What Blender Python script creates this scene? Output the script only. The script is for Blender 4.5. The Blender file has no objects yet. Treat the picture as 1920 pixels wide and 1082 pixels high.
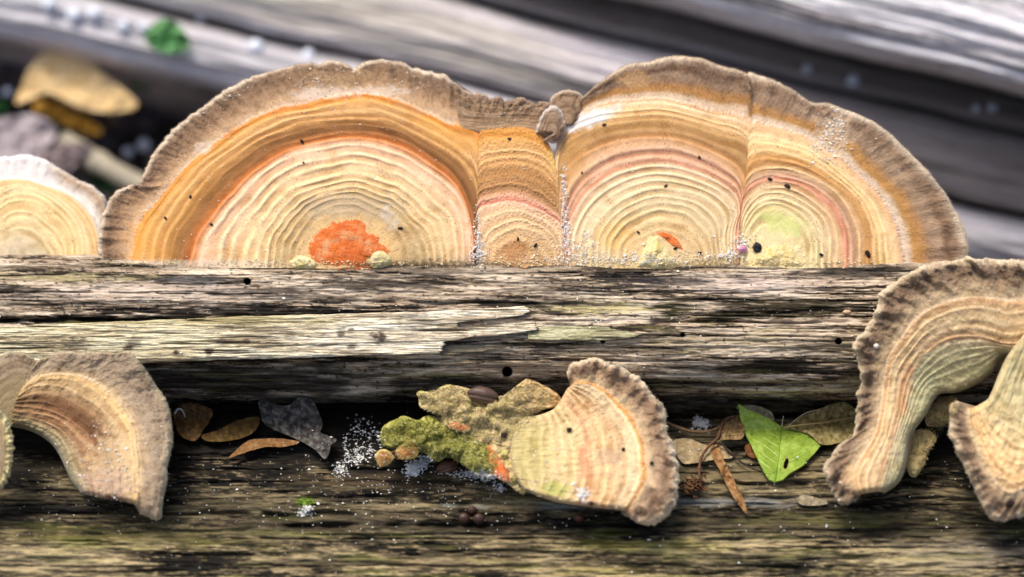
import bpy, math, random
import numpy as np
from mathutils import Vector

# ------------------------------------------------------------------ camera, sky, sun, exposure
PITCH = math.radians(38.0)
S = 15.0 / 1920.0                 # centimetres per photo pixel on the focus plane
D = 15.0 * 50.0 / 36.0            # camera distance to the focus plane, cm
OZ = 6.5                          # height of the picture centre over the ground, cm
U = np.array([0.0, math.sin(PITCH), math.cos(PITCH)])
N = np.array([0.0, -math.cos(PITCH), math.sin(PITCH)])
ORG = np.array([0.0, 0.0, OZ])

scn = bpy.context.scene
C = scn.collection
cam = bpy.data.cameras.new('camera')
cam.lens = 50; cam.sensor_width = 36; cam.clip_start = 0.005; cam.clip_end = 500
camo = bpy.data.objects.new('camera', cam); C.objects.link(camo)
camo.location = tuple((ORG + N * D) * 0.01)
camo.rotation_euler = (math.pi / 2 - PITCH, 0, 0)
cam.dof.use_dof = True
cam.dof.focus_distance = (D - 0.5) * 0.01
cam.dof.aperture_fstop = 10.5
scn.camera = camo

world = bpy.data.worlds.new('World'); scn.world = world; world.use_nodes = True
wn = world.node_tree.nodes; wl = world.node_tree.links
for n in list(wn): wn.remove(n)
SUN_EL, SUN_AZ = math.radians(70), math.radians(-62)     # azimuth measured from +Y towards +X
sky = wn.new('ShaderNodeTexSky'); sky.sky_type = 'NISHITA'; sky.sun_disc = False
sky.sun_elevation = SUN_EL; sky.sun_rotation = SUN_AZ
sky.air_density = 1.0; sky.dust_density = 6.0; sky.ozone_density = 0.6
bg = wn.new('ShaderNodeBackground'); bg.inputs['Strength'].default_value = 0.118
wo = wn.new('ShaderNodeOutputWorld')
wl.new(sky.outputs[0], bg.inputs[0]); wl.new(bg.outputs[0], wo.inputs[0])
sd = bpy.data.lights.new('sun', 'SUN'); sd.energy = 1.5; sd.angle = math.radians(14); sd.color = (1.0, 0.93, 0.82)
so = bpy.data.objects.new('sun', sd); C.objects.link(so)
sdir = Vector((math.sin(SUN_AZ) * math.cos(SUN_EL), math.cos(SUN_AZ) * math.cos(SUN_EL), math.sin(SUN_EL)))
so.rotation_euler = sdir.to_track_quat('Z', 'Y').to_euler(); so.location = tuple(sdir * 2)
scn.view_settings.view_transform = 'Standard'; scn.view_settings.look = 'None'
scn.view_settings.gamma = 1.0; scn.view_settings.use_curve_mapping = False
scn.view_settings.exposure = 0.72
scn.render.engine = 'CYCLES'
scn.cycles.use_denoising = True
scn.cycles.max_bounces = 6

# ------------------------------------------------------------------ numeric helpers
rng = np.random.default_rng(11)
random.seed(5)
_perm = np.random.default_rng(3).permutation(256); _perm = np.concatenate([_perm, _perm])
_ga = np.random.default_rng(4).uniform(0, 2 * math.pi, 256); _gx, _gy = np.cos(_ga), np.sin(_ga)
def pn(x, y, seed=0):
    x = np.asarray(x, float) + seed * 17.31; y = np.asarray(y, float) + seed * 9.77
    xi = np.floor(x).astype(int); yi = np.floor(y).astype(int)
    xf = x - xi; yf = y - yi
    xi &= 255; yi &= 255; x1 = (xi + 1) & 255; y1 = (yi + 1) & 255
    def g(a, b, dx, dy):
        h = _perm[_perm[a] + b]
        return _gx[h] * dx + _gy[h] * dy
    u = xf * xf * xf * (xf * (xf * 6 - 15) + 10); v = yf * yf * yf * (yf * (yf * 6 - 15) + 10)
    a = g(xi, yi, xf, yf); b = g(x1, yi, xf - 1, yf); c = g(xi, y1, xf, yf - 1); d = g(x1, y1, xf - 1, yf - 1)
    return ((a * (1 - u) + b * u) * (1 - v) + (c * (1 - u) + d * u) * v) * 1.45
def fbm(x, y, o=4, seed=0, gain=0.5):
    r = 0; a = 1.0; t = 0
    for k in range(o):
        r = r + a * pn(x * 2 ** k, y * 2 ** k, seed + k * 3); t += a; a *= gain
    return r / t * 1.3
def ss(a, b, x):
    t = np.clip((x - a) / (b - a), 0, 1); return t * t * (3 - 2 * t)
def rgb(r, g, b, k=1.0):
    c = np.array([r, g, b], float) / 255.0
    return np.where(c <= 0.04045, c / 12.92, ((c + 0.055) / 1.055) ** 2.4) * k
def mix(A, B, f):
    f = np.asarray(f)[..., None]; return A * (1 - f) + B * f
def world_pts(px, py, w):
    k = (D - w) / D
    u = (px - 960.0) * S * k; v = (541.0 - py) * S * k
    P = np.stack([u, v * U[1] + w * N[1], v * U[2] + w * N[2] + OZ], -1)
    return P * 0.01
def wp(px, py, w):
    return world_pts(np.array(float(px)), np.array(float(py)), np.array(float(w)))
# depth map over photo pixels, so that small things can be laid on what is already there
PAD = 120
ZM = np.full((1082 + 2 * PAD, 1920 + 2 * PAD), -60.0)
def splat(px, py, w):
    ix = np.round(px).astype(int).ravel() + PAD; iy = np.round(py).astype(int).ravel() + PAD
    ok = (ix >= 1) & (iy >= 1) & (ix < ZM.shape[1] - 1) & (iy < ZM.shape[0] - 1)
    ix, iy, ww = ix[ok], iy[ok], w.ravel()[ok]
    o = np.argsort(ww, kind='stable'); ix, iy, ww = ix[o], iy[o], ww[o]
    T = np.full(ZM.shape, -60.0); T[iy, ix] = ww
    np.maximum(ZM, T, out=ZM); ZC.clear()
ZC = []
def zat(px, py):
    if not ZC:
        A = ZM.copy()
        for ax in (0, 1): A = np.maximum(A, np.maximum(np.roll(A, 1, ax), np.roll(A, -1, ax)))
        ZC.append(A)
    A = ZC[0]
    ix = np.clip(np.round(px).astype(int) + PAD, 0, ZM.shape[1] - 1); iy = np.clip(np.round(py).astype(int) + PAD, 0, ZM.shape[0] - 1)
    return A[iy, ix]
def zsm(px, py, r=4):
    return sum(zat(px + dx, py + dy) for dx, dy in ((0, 0), (r, 0), (-r, 0), (0, r), (0, -r))) / 5.0

# ------------------------------------------------------------------ materials (procedural nodes over a pigment attribute)
def make_mat(name, rough=0.8, spec=0.2, nscale=(900, 900, 900), amount=0.25, bump=0.3, bdist=0.0002, sheen=0.0, sss=0.0, trans=0.0, nscale2=None):
    m = bpy.data.materials.new(name); m.use_nodes = True
    nt = m.node_tree; nd = nt.nodes; lk = nt.links
    b = nd['Principled BSDF']; out = nd['Material Output']
    b.inputs['Roughness'].default_value = rough; b.inputs['Specular IOR Level'].default_value = spec
    if sheen: b.inputs['Sheen Weight'].default_value = sheen; b.inputs['Sheen Roughness'].default_value = 0.5
    if sss:
        b.inputs['Subsurface Weight'].default_value = sss; b.inputs['Subsurface Radius'].default_value = (0.0016, 0.0009, 0.0005); b.inputs['Subsurface Scale'].default_value = 1.0
    at = nd.new('ShaderNodeAttribute'); at.attribute_name = 'pigment'
    tc = nd.new('ShaderNodeTexCoord'); mp = nd.new('ShaderNodeMapping'); mp.inputs['Scale'].default_value = nscale
    lk.new(tc.outputs['Object'], mp.inputs['Vector'])
    nz = nd.new('ShaderNodeTexNoise'); nz.inputs['Scale'].default_value = 1.0; nz.inputs['Detail'].default_value = 5; nz.inputs['Roughness'].default_value = 0.65
    lk.new(mp.outputs[0], nz.inputs['Vector'])
    mr = nd.new('ShaderNodeMapRange'); mr.inputs[1].default_value = 0.25; mr.inputs[2].default_value = 0.75
    mr.inputs[3].default_value = 1 - amount; mr.inputs[4].default_value = 1 + amount
    lk.new(nz.outputs[0], mr.inputs[0])
    mx = nd.new('ShaderNodeMix'); mx.data_type = 'RGBA'; mx.blend_type = 'MULTIPLY'; mx.inputs[0].default_value = 1.0
    lk.new(at.outputs['Color'], mx.inputs[6]); lk.new(mr.outputs[0], mx.inputs[7])
    lk.new(mx.outputs[2], b.inputs['Base Color'])
    bp = nd.new('ShaderNodeBump'); bp.inputs['Strength'].default_value = bump; bp.inputs['Distance'].default_value = bdist
    lk.new(nz.outputs[0], bp.inputs['Height']); lk.new(bp.outputs[0], b.inputs['Normal'])
    if trans:
        tr = nd.new('ShaderNodeBsdfTranslucent'); ms = nd.new('ShaderNodeMixShader'); ms.inputs[0].default_value = trans
        lk.new(mx.outputs[2], tr.inputs[0]); lk.new(b.outputs[0], ms.inputs[1]); lk.new(tr.outputs[0], ms.inputs[2]); lk.new(ms.outputs[0], out.inputs[0])
    return m
M = dict(
    wood=make_mat('weathered wood', 0.82, 0.12, (420, 5200, 5200), 0.42, 0.6, 0.0003),
    wet=make_mat('damp dark wood', 0.68, 0.16, (380, 3800, 3800), 0.48, 0.6, 0.0003),
    bgwood=make_mat('grey split wood', 0.7, 0.3, (60, 900, 900), 0.2, 0.3, 0.0006),
    cap=make_mat('velvety fungus cap', 0.92, 0.12, (5200, 5200, 5200), 0.16, 0.35, 0.00016, 0.12, 0.08),
    crumb=make_mat('crumbly fungus', 0.95, 0.1, (4200, 4200, 4200), 0.25, 0.6, 0.0003, 0.1),
    leaf=make_mat('fresh leaf', 0.42, 0.4, (1800, 1800, 1800), 0.14, 0.25, 0.0001, trans=0.12),
    dry=make_mat('dry leaf', 0.75, 0.25, (1500, 1500, 1500), 0.25, 0.4, 0.0002),
    seed=make_mat('seed skin', 0.45, 0.4, (3000, 3000, 3000), 0.2, 0.3, 0.0001),
    white=make_mat('white powder', 0.9, 0.2, (4000, 4000, 4000), 0.1, 0.3, 0.0001),
    bead=make_mat('pale glint bead', 0.12, 0.6, (600, 600, 600), 0.05, 0.0, 0.0001),
    dirt=make_mat('black dirt', 0.6, 0.3, (3000, 3000, 3000), 0.3, 0.3, 0.0001),
    soil=make_mat('dark litter soil', 0.85, 0.2, (300, 300, 300), 0.4, 0.5, 0.001),
)

# ------------------------------------------------------------------ mesh helpers
def link_mesh(name, V, quads, cols, mat, parent=None, tris=None, origin=None, smooth=True):
    V = np.asarray(V, float).reshape(-1, 3)
    if parent is not None: off = np.array(parent['_o'])
    elif origin is not None: off = np.array(origin)
    else: off = np.array([V[:, 0].mean(), V[:, 1].mean(), V[:, 2].min()])
    me = bpy.data.meshes.new(name)
    me.vertices.add(len(V)); me.vertices.foreach_set('co', (V - off).astype(np.float32).ravel())
    q = np.asarray(quads, np.int32).reshape(-1, 4); t = np.zeros((0, 3), np.int32) if tris is None else np.asarray(tris, np.int32).reshape(-1, 3)
    me.loops.add(q.size + t.size); me.loops.foreach_set('vertex_index', np.concatenate([q.ravel(), t.ravel()]))
    me.polygons.add(len(q) + len(t))
    me.polygons.foreach_set('loop_start', np.concatenate([np.arange(len(q)) * 4, q.size + np.arange(len(t)) * 3]).astype(np.int32))
    me.update(calc_edges=True)
    me.polygons.foreach_set('use_smooth', np.full(len(q) + len(t), smooth))
    a = me.color_attributes.new('pigment', 'FLOAT_COLOR', 'POINT')
    cols = np.asarray(cols, float)
    if cols.ndim == 1: cols = np.tile(cols, (len(V), 1))
    cols = np.clip(cols.reshape(-1, 3), 0.002, 0.86)
    a.data.foreach_set('color', np.concatenate([cols, np.ones((len(cols), 1))], 1).astype(np.float32).ravel())
    me.materials.append(M[mat])
    o = bpy.data.objects.new(name, me); C.objects.link(o)
    if parent is not None: o.parent = parent
    else: o.location = tuple(off); o['_o'] = [float(x) for x in off]
    return o
def thing(name, base, label, cat, group=None):
    o = bpy.data.objects.new(name, None); C.objects.link(o); o.empty_display_size = 0.005
    o.location = tuple(base); o['_o'] = [float(x) for x in base]
    return tag(o, label, cat, group)
def tag(o, label=None, cat=None, group=None, kind=None):
    if label: o['label'] = label
    if cat: o['category'] = cat
    if group: o['group'] = group
    if kind: o['kind'] = kind
    return o
def grid_quads(nt, ns, closed=False, base=0):
    i = np.arange(nt - 1)[:, None]; j = np.arange(ns if closed else ns - 1)[None, :]; j1 = (j + 1) % ns
    return (np.stack([i * ns + j, i * ns + j1, (i + 1) * ns + j1, (i + 1) * ns + j], -1) + base).reshape(-1, 4)
def curve(pts, n, sharp=False, closed=False):
    P = np.array(pts, float)
    if closed: P = np.vstack([P, P[:1]])
    if not sharp and len(P) > 2:
        E = np.vstack([P[-2] if closed else 2 * P[0] - P[1], P, P[1] if closed else 2 * P[-1] - P[-2]])
        out = []
        for k in range(len(P) - 1):
            p0, p1, p2, p3 = E[k], E[k + 1], E[k + 2], E[k + 3]
            t = np.linspace(0, 1, 14, endpoint=False)[:, None]
            out.append(0.5 * (2 * p1 + (p2 - p0) * t + (2 * p0 - 5 * p1 + 4 * p2 - p3) * t * t + (3 * p1 - p0 - 3 * p2 + p3) * t ** 3))
        P = np.vstack(out + [P[-1:]])
    d = np.concatenate([[0], np.cumsum(np.linalg.norm(np.diff(P[:, :2], axis=0), axis=1) + 1e-6)]); d /= d[-1]
    q = np.linspace(0, 1, n, endpoint=not closed)
    return np.stack([np.interp(q, d, P[:, k]) for k in range(P.shape[1])], -1)
def loft(rings, ts, ns, nt, closed=False, sharp=False, tpow=1.0):
    R = np.stack([curve(r, ns, sharp, closed) for r in rings]); ts = np.array(ts, float)
    T = np.linspace(ts[0], ts[-1], nt)
    if len(rings) > 3 and not closed:           # ease the inner growth lines into even arcs
        sg = ns * 0.022; kx = np.arange(-int(3 * sg), int(3 * sg) + 1); kw = np.exp(-0.5 * (kx / sg) ** 2); kw /= kw.sum(); h = len(kx) // 2
        for k in range(len(R) - 1):
            for j in range(R.shape[2]):
                v = R[k, :, j]; e = np.concatenate([2 * v[0] - v[h:0:-1], v, 2 * v[-1] - v[-2:-h - 2:-1]]); R[k, :, j] = np.convolve(e, kw, 'valid')
    m = np.zeros_like(R)
    for k in range(len(ts)):
        if k == 0: m[k] = (R[1] - R[0]) / (ts[1] - ts[0])
        elif k == len(ts) - 1: m[k] = (R[-1] - R[-2]) / (ts[-1] - ts[-2])
        else:
            a = (R[k] - R[k - 1]) / (ts[k] - ts[k - 1]); b = (R[k + 1] - R[k]) / (ts[k + 1] - ts[k])
            m[k] = np.where(a * b > 0, 2 * a * b / np.where(np.abs(a + b) < 1e-9, 1e-9, a + b), 0)
    idx = np.clip(np.searchsorted(ts, T, side='right') - 1, 0, len(ts) - 2)
    h = ts[idx + 1] - ts[idx]; x = ((T - ts[idx]) / h)[:, None, None]; h = h[:, None, None]
    G = R[idx] * (2 * x ** 3 - 3 * x ** 2 + 1) + m[idx] * h * (x ** 3 - 2 * x ** 2 + x) + R[idx + 1] * (-2 * x ** 3 + 3 * x ** 2) + m[idx + 1] * h * (x ** 3 - x ** 2)
    SS, TT = np.meshgrid(np.linspace(0, 1, ns), T)
    return G[..., 0], G[..., 1], (G[..., 2] if G.shape[-1] > 2 else np.zeros(G.shape[:2])), SS, TT
def edge_dist(PX, PY, which):
    d = np.full(PX.shape, 1e9)
    if 'o' in which: d = np.minimum(d, np.hypot(PX - PX[-1:, :], PY - PY[-1:, :]))
    if 'i' in which: d = np.minimum(d, np.hypot(PX - PX[:1, :], PY - PY[:1, :]))
    if 'l' in which: d = np.minimum(d, np.hypot(PX - PX[:, :1], PY - PY[:, :1]))
    if 'r' in which: d = np.minimum(d, np.hypot(PX - PX[:, -1:], PY - PY[:, -1:]))
    return d
def roll(W, d, rr, th):
    q = np.clip(1 - d / rr, 0, 1); return W - th * (1 - np.sqrt(np.clip(1 - q * q, 0, 1)))
def solid(name, PX, PY, W, cols, mat, parent=None, th=0.2, closed=False, dosplat=True, backcol=None, shrink=0.97, smooth=True):
    """front sheet + rim wall + back, one closed body of real thickness (cm)"""
    nt, ns = PX.shape
    V = world_pts(PX, PY, W).reshape(-1, 3); cols = np.asarray(cols)
    if cols.ndim == 1: cols = np.broadcast_to(cols, PX.shape + (3,))
    CV = cols.reshape(-1, 3)
    idx = np.arange(nt * ns).reshape(nt, ns)
    loops = []
    if closed: loops = [idx[-1, :]]
    else: loops = [np.concatenate([idx[0, :-1], idx[:-1, -1], idx[-1, :0:-1], idx[:0:-1, 0]])]
    q = [grid_quads(nt, ns, closed)]; tri = []
    cx, cy = PX.mean(), PY.mean()
    for L in loops:
        px, py, w = PX.ravel()[L], PY.ravel()[L], W.ravel()[L]; n = len(L); prev = L
        if closed:                              # the back follows the front at the body's thickness
            for f in (0.93, 0.7, 0.45, 0.2, 0.0):
                r = int(round(f * (nt - 1))); b = len(V); V = np.vstack([V, world_pts(PX[r], PY[r], W[r] - th)]); CV = np.vstack([CV, CV[L]]); cur = b + np.arange(n)
                q.append(np.stack([prev, cur, np.roll(cur, -1), np.roll(prev, -1)], -1)); prev = cur
            c = len(V); V = np.vstack([V, world_pts(PX[:1].mean(1), PY[:1].mean(1), W[:1].mean(1) - th)]); CV = np.vstack([CV, CV[prev[:1]]])
            tri.append(np.stack([prev, np.full(n, c), np.roll(prev, -1)], -1)); continue
        for f, dz in ((shrink, th * 0.75), (shrink * 0.9, th), (0.45, th * 1.05)):
            b = len(V); V = np.vstack([V, world_pts(cx + (px - cx) * f, cy + (py - cy) * f, (w if f > 0.8 else w * 0.5 + w.mean() * 0.5) - dz)])
            CV = np.vstack([CV, CV[L] if backcol is None else np.tile(backcol, (n, 1))]); cur = b + np.arange(n)
            q.append(np.stack([prev, cur, np.roll(cur, -1), np.roll(prev, -1)], -1)); prev = cur
        c = len(V); V = np.vstack([V, world_pts(np.array([cx]), np.array([cy]), np.array([w.mean() - th * 1.05]))]); CV = np.vstack([CV, CV[prev[:1]]])
        tri.append(np.stack([prev, np.full(n, c), np.roll(prev, -1)], -1))
    if closed:   # centre of the front may be open: close with a fan on the first ring
        c = len(V); V = np.vstack([V, world_pts(PX[:1].mean(keepdims=True).ravel(), PY[:1].mean(keepdims=True).ravel(), W[:1].mean(keepdims=True).ravel())]); CV = np.vstack([CV, CV[:1]])
        tri.append(np.stack([idx[0], np.roll(idx[0], -1), np.full(ns, c)], -1))
    if dosplat: splat(PX, PY, W)
    return link_mesh(name, V, np.vstack(q), CV, mat, parent, np.vstack(tri) if tri else None, smooth=smooth)
def ramp(T, stops):
    t = np.array([s[0] for s in stops]); c = np.array([rgb(*s[1]) for s in stops])
    return np.stack([np.interp(T, t, c[:, k]) for k in range(3)], -1)
def patch(cols, PX, PY, cx, cy, rx, ry, color, k=1.0, seed=0, rough=0.5, nx=0.06, ny=0.06, soft=0.5, ang=0.0):
    dx, dy = PX - cx, PY - cy; ca, sa = math.cos(ang), math.sin(ang)
    d = np.hypot((dx * ca + dy * sa) / rx, (-dx * sa + dy * ca) / ry) + rough * fbm(PX * nx, PY * ny, 4, seed)
    return mix(cols, rgb(*color), k * (1 - ss(1 - soft, 1 + soft * 0.3, d)))
def tube(name, pts, r0, r1, color, mat, parent=None, n=8, m=40, label=None, seed=0):
    """pts: (px, py, w) - a stalk of round section; radii in cm"""
    Q = curve(pts, m); P = world_pts(Q[:, 0], Q[:, 1], Q[:, 2])
    T = np.gradient(P, axis=0); T /= np.linalg.norm(T, axis=1)[:, None]
    ref = np.array([0.1, 0.3, 0.9]); A = np.cross(T, ref); A /= np.linalg.norm(A, axis=1)[:, None]; B = np.cross(T, A)
    a = np.linspace(0, 2 * math.pi, n, endpoint=False)
    r = (np.linspace(r0, r1, m) * 0.01 * (1 + 0.25 * pn(np.arange(m) * 0.4, np.zeros(m), seed + 40)))[:, None, None]
    V = P[:, None, :] + r * (np.cos(a)[None, :, None] * A[:, None, :] + np.sin(a)[None, :, None] * B[:, None, :])
    c = rgb(*color) * (1 + 0.35 * pn(np.arange(m) * 0.5, np.zeros(m), seed + 7))[:, None, None] * np.ones((m, n, 1))
    V2 = np.vstack([V.reshape(-1, 3), P[:1], P[-1:]]); c2 = np.vstack([c.reshape(-1, 3), c[0, :1], c[-1, :1]])
    k = np.arange(n); e = m * n
    tr = np.vstack([np.stack([k, np.full(n, e), (k + 1) % n], -1), np.stack([(m - 1) * n + k, (m - 1) * n + (k + 1) % n, np.full(n, e + 1)], -1)])
    return link_mesh(name, V2, grid_quads(m, n, True), c2, mat, parent, tr)
def lump(px, py, w, rx, ry, rw, seed=0, na=18, nb=10, amp=0.2, fr=2.2, ang=0.0):
    """vertices, quads of one uneven rounded body; radii in photo px (rw in cm)"""
    a = np.linspace(0, 2 * math.pi, na, endpoint=False)[None, :]; b = np.linspace(0.02, math.pi - 0.02, nb)[:, None]
    x = np.sin(b) * np.cos(a); y = np.sin(b) * np.sin(a); z = np.cos(b) * np.ones_like(a)
    k = 1 + amp * (fbm(x * fr + 5 + z, y * fr + 3 - z * 1.3, 3, seed) + 0.4 * pn(x * fr * 2, z * fr * 2 + y, seed + 5))
    ca, sa = math.cos(ang), math.sin(ang); X = x * rx * k; Y = y * ry * k
    return world_pts(px + X * ca - Y * sa, py + X * sa + Y * ca, w + z * rw * k).reshape(-1, 3), grid_quads(nb, na, True)
def crumbs(name, px, py, w, r, color, mat, parent=None, var=0.25, flat=1.0):
    """many tiny grains as one mesh; r in cm"""
    n = len(px); P = world_pts(px, py, w)
    o = np.array([[1, 0, 0], [-1, 0, 0], [0, 1, 0], [0, -1, 0], [0, 0, 1], [0, 0, -1]], float)
    f = np.array([[0, 2, 4], [2, 1, 4], [1, 3, 4], [3, 0, 4], [2, 0, 5], [1, 2, 5], [3, 1, 5], [0, 3, 5]])
    J = o[None] * rng.uniform(0.4, 1.5, (n, 6, 1)) + rng.normal(0, 0.25, (n, 6, 3)); J[..., 0] *= rng.uniform(0.7, 1.7, (n, 1))
    V = P[:, None, :] + J * (np.asarray(r) * 0.01).reshape(-1, 1, 1)
    col = np.repeat(rgb(*color)[None, :] * rng.uniform(1 - var, 1 + var, (n, 1)), 6, 0)
    return link_mesh(name, V.reshape(-1, 3), np.zeros((0, 4)), col, mat, parent, (f[None] + 6 * np.arange(n)[:, None, None]).reshape(-1, 3), smooth=False)

# ------------------------------------------------------------------ the ground
def build_ground():
    e = np.concatenate([-np.geomspace(60, 0.5, 16), np.linspace(-0.45, 0.45, 221), np.geomspace(0.5, 60, 16)])
    X, Y = np.meshgrid(e, e + 0.12)
    near = np.exp(-np.hypot(X, Y - 0.12) / 0.5)
    Z = 0.006 * fbm(X * 30, Y * 30, 5, 3) * near + 0.004 * near * np.abs(fbm(X * 90, Y * 90, 3, 9)) - 0.004
    f = fbm(X * 45, Y * 45, 4, 5)
    c = mix(np.broadcast_to(rgb(66, 58, 58), X.shape + (3,)), rgb(134, 118, 106), ss(0.1, 0.6, f))
    o = link_mesh('ground', np.stack([X, Y, Z], -1), grid_quads(*X.shape), c, 'soil', origin=(0, 0, 0))
    tag(o, 'dark damp soil and leaf litter under the logs', None, None, 'structure')
build_ground()

# ------------------------------------------------------------------ logs
def log_mesh(name, label, rows, extra, xs, dispf, colf, mat, rowsplit):
    """rows: (py, w) of the visible profile (resampled), extra: coarse hidden profile; xs: photo px along the log"""
    R = curve(rows, rowsplit); E = np.array(extra, float)
    PX, PY = np.meshgrid(xs, R[:, 0]); W = np.repeat(R[:, 1:2], len(xs), 1)
    Q = np.repeat(np.linspace(0, 1, rowsplit)[:, None], len(xs), 1)
    PX, PY, W = dispf(PX, PY, W, Q)
    c = colf(PX, PY, W, Q)
    splat(PX, PY, W)
    EX = np.repeat(xs[None, :], len(E), 0); EY = np.repeat(E[:, :1], len(xs), 1) + 14 * fbm(EX * 0.004, EX * 0 + np.arange(len(E))[:, None], 3, 8); EW = np.repeat(E[:, 1:2], len(xs), 1)
    V = np.vstack([world_pts(PX, PY, W).reshape(-1, 3), world_pts(EX, EY, EW).reshape(-1, 3)])
    CC = np.vstack([c.reshape(-1, 3), np.repeat(rgb(70, 62, 50)[None], EX.size, 0)])
    nt = rowsplit + len(E); ns = len(xs)
    q = grid_quads(nt, ns); j = np.arange(ns - 1)
    q = np.vstack([q, np.stack([(nt - 1) * ns + j, (nt - 1) * ns + j + 1, j + 1, j], -1)])
    tri = []
    for s in (0, ns - 1):
        cidx = len(V); ring = np.arange(nt) * ns + s; V = np.vstack([V, V[ring].mean(0, keepdims=True)]); CC = np.vstack([CC, rgb(120, 105, 80)[None]])
        a, b = ring, np.roll(ring, -1)
        tri.append(np.stack([a, b, np.full(nt, cidx)], -1) if s == 0 else np.stack([b, a, np.full(nt, cidx)], -1))
    return V, q, CC, np.vstack(tri)
XS = np.concatenate([np.linspace(-1000, -130, 50, endpoint=False), np.linspace(-130, 2050, 1250), np.linspace(2070, 2900, 48)])

HOLES = [(464, 528, 6.5), (951, 697, 9.5), (1572, 640, 6), (1280, 628, 4), (392, 668, 4), (1130, 640, 3.5), (835, 615, 0)]
def crack_field(PX, PY, L):
    out = np.zeros(PX.shape); x = PX[0]
    for y0, slope, x0, x1, width, depth, seed in L:
        k = np.nonzero((x > x0 - 40) & (x < x1 + 40))[0]
        if not len(k): continue
        sl = slice(k[0], k[-1] + 1); X = x[sl]
        yy = y0 + slope * (X - x0) + (5 if width > 2.2 else 3) * fbm(X * 0.008, X * 0 + seed, 4, seed % 97)
        wv = width * (0.5 + 0.8 * np.abs(pn(X * 0.012, X * 0, seed % 89 + 3)))
        am = depth * ss(x0 - 30, x0 + 50, X) * (1 - ss(x1 - 80, x1 + 30, X)) * ss(-0.6, 0.1, pn(X * 0.02, X * 0, seed % 83 + 5))
        out[:, sl] = np.maximum(out[:, sl], am * np.exp(-((PY[:, sl] - yy) / wv) ** 2))
    return out
def hair_cracks(n, y0, y1, seed):
    g = np.random.default_rng(seed); r = []
    for k in range(n):
        x = g.uniform(-200, 1900); r.append((g.uniform(y0, y1), g.normal(0, 0.006), x, x + g.uniform(160, 800), g.uniform(1.3, 2.1), g.uniform(0.03, 0.09), 200 + k))
    return r
CR = [(604, -0.012, -200, 620, 7, 0.16, 1), (566, 0.01, 520, 1180, 5, 0.07, 2), (606, -0.004, 1180, 1720, 4, 0.09, 3), (590, -0.02, 1240, 1600, 4, 0.05, 8),
      (548, 0.004, 640, 980, 2.5, 0.04, 4), (520, 0.0, 980, 1500, 2, 0.03, 5), (672, 0.012, 900, 1650, 3, 0.05, 6), (700, 0.0, 1080, 1750, 3.5, 0.06, 7), (640, 0.0, 1300, 1720, 2.5, 0.03, 9),
      (718, 0.0, 560, 1700, 4, 0.08, 10), (655, -0.01, 1020, 1500, 2, 0.03, 11), (500, -0.002, -100, 1750, 2.5, 0.05, 12)]
CR += hair_cracks(80, 503, 740, 5)
def main_disp(PX, PY, W, Q):
    sh = 5 * fbm(PX * 0.0022, PX * 0 + 2.2, 3, 4) * ss(0.25, 0.6, Q)
    PY = PY + sh
    PY = PY + (3.5 * fbm(PX * 0.009, PX * 0 + 6, 4, 27)) * (1 - ss(0.10, 0.3, Q))
    # the crest sits a little higher at the left, the foot of the face climbs to the right
    PY = PY - 9 * (1 - ss(100, 420, PX)) * (1 - ss(0, 0.5, Q)) + 8 * (1 - ss(0, 900, PX)) * ss(0.6, 1, Q)
    W = W + 0.05 * fbm(PX * 0.006, PY * 0.05, 4, 1) + 0.020 * fbm(PX * 0.012, PY * 0.22, 4, 2) + 0.016 * fbm(PX * 0.035, PY * 0.5, 3, 6)
    W = W - 0.35 * ss(660, 690, PY) * (1 - ss(420, 900, PX))           # rotted hollow under the splinter
    W = W + 0.10 * ss(604, 612, PY) * ss(1100, 1300, PX) * (1 - ss(1600, 1900, PX))
    W = W - crack_field(PX, PY, CR)
    for x, y, r in HOLES:
        if r: W = W - 0.5 * (1 - ss(r * 0.75, r * 1.05, np.hypot(PX - x, (PY - y))))
    return PX, PY, W
def wood_cols(PX, PY, base, dark, light, seed, along=0.010, across=0.30, kd=0.8):
    f1 = fbm(PX * along, PY * across * 0.5, 5, seed); f2 = fbm(PX * along * 3.4, PY * across * 1.9, 4, seed + 11, 0.75); f3 = fbm(PX * along * 0.5, PY * across * 0.14, 4, seed + 21)
    f4 = fbm(PX * 0.09, PY * 0.22, 3, seed + 31)
    c = mix(np.broadcast_to(rgb(*base), PX.shape + (3,)), rgb(*light), ss(-0.15, 0.45, 0.6 * f1 + 0.55 * f2 + 0.6 * f3))
    c = c * (1 + 0.28 * np.clip(f2, -1, 0.6) + 0.10 * f4)[..., None]
    c = mix(c, rgb(*dark), kd * ss(0.10, 0.28, -f1 * 0.5 - 0.45 * f2 - 0.75 * f3 - 0.10 * f4))
    c = mix(c, rgb(*dark), 0.7 * kd * ss(0.34, 0.62, -f2 - 0.3 * f1))
    return c
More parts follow.
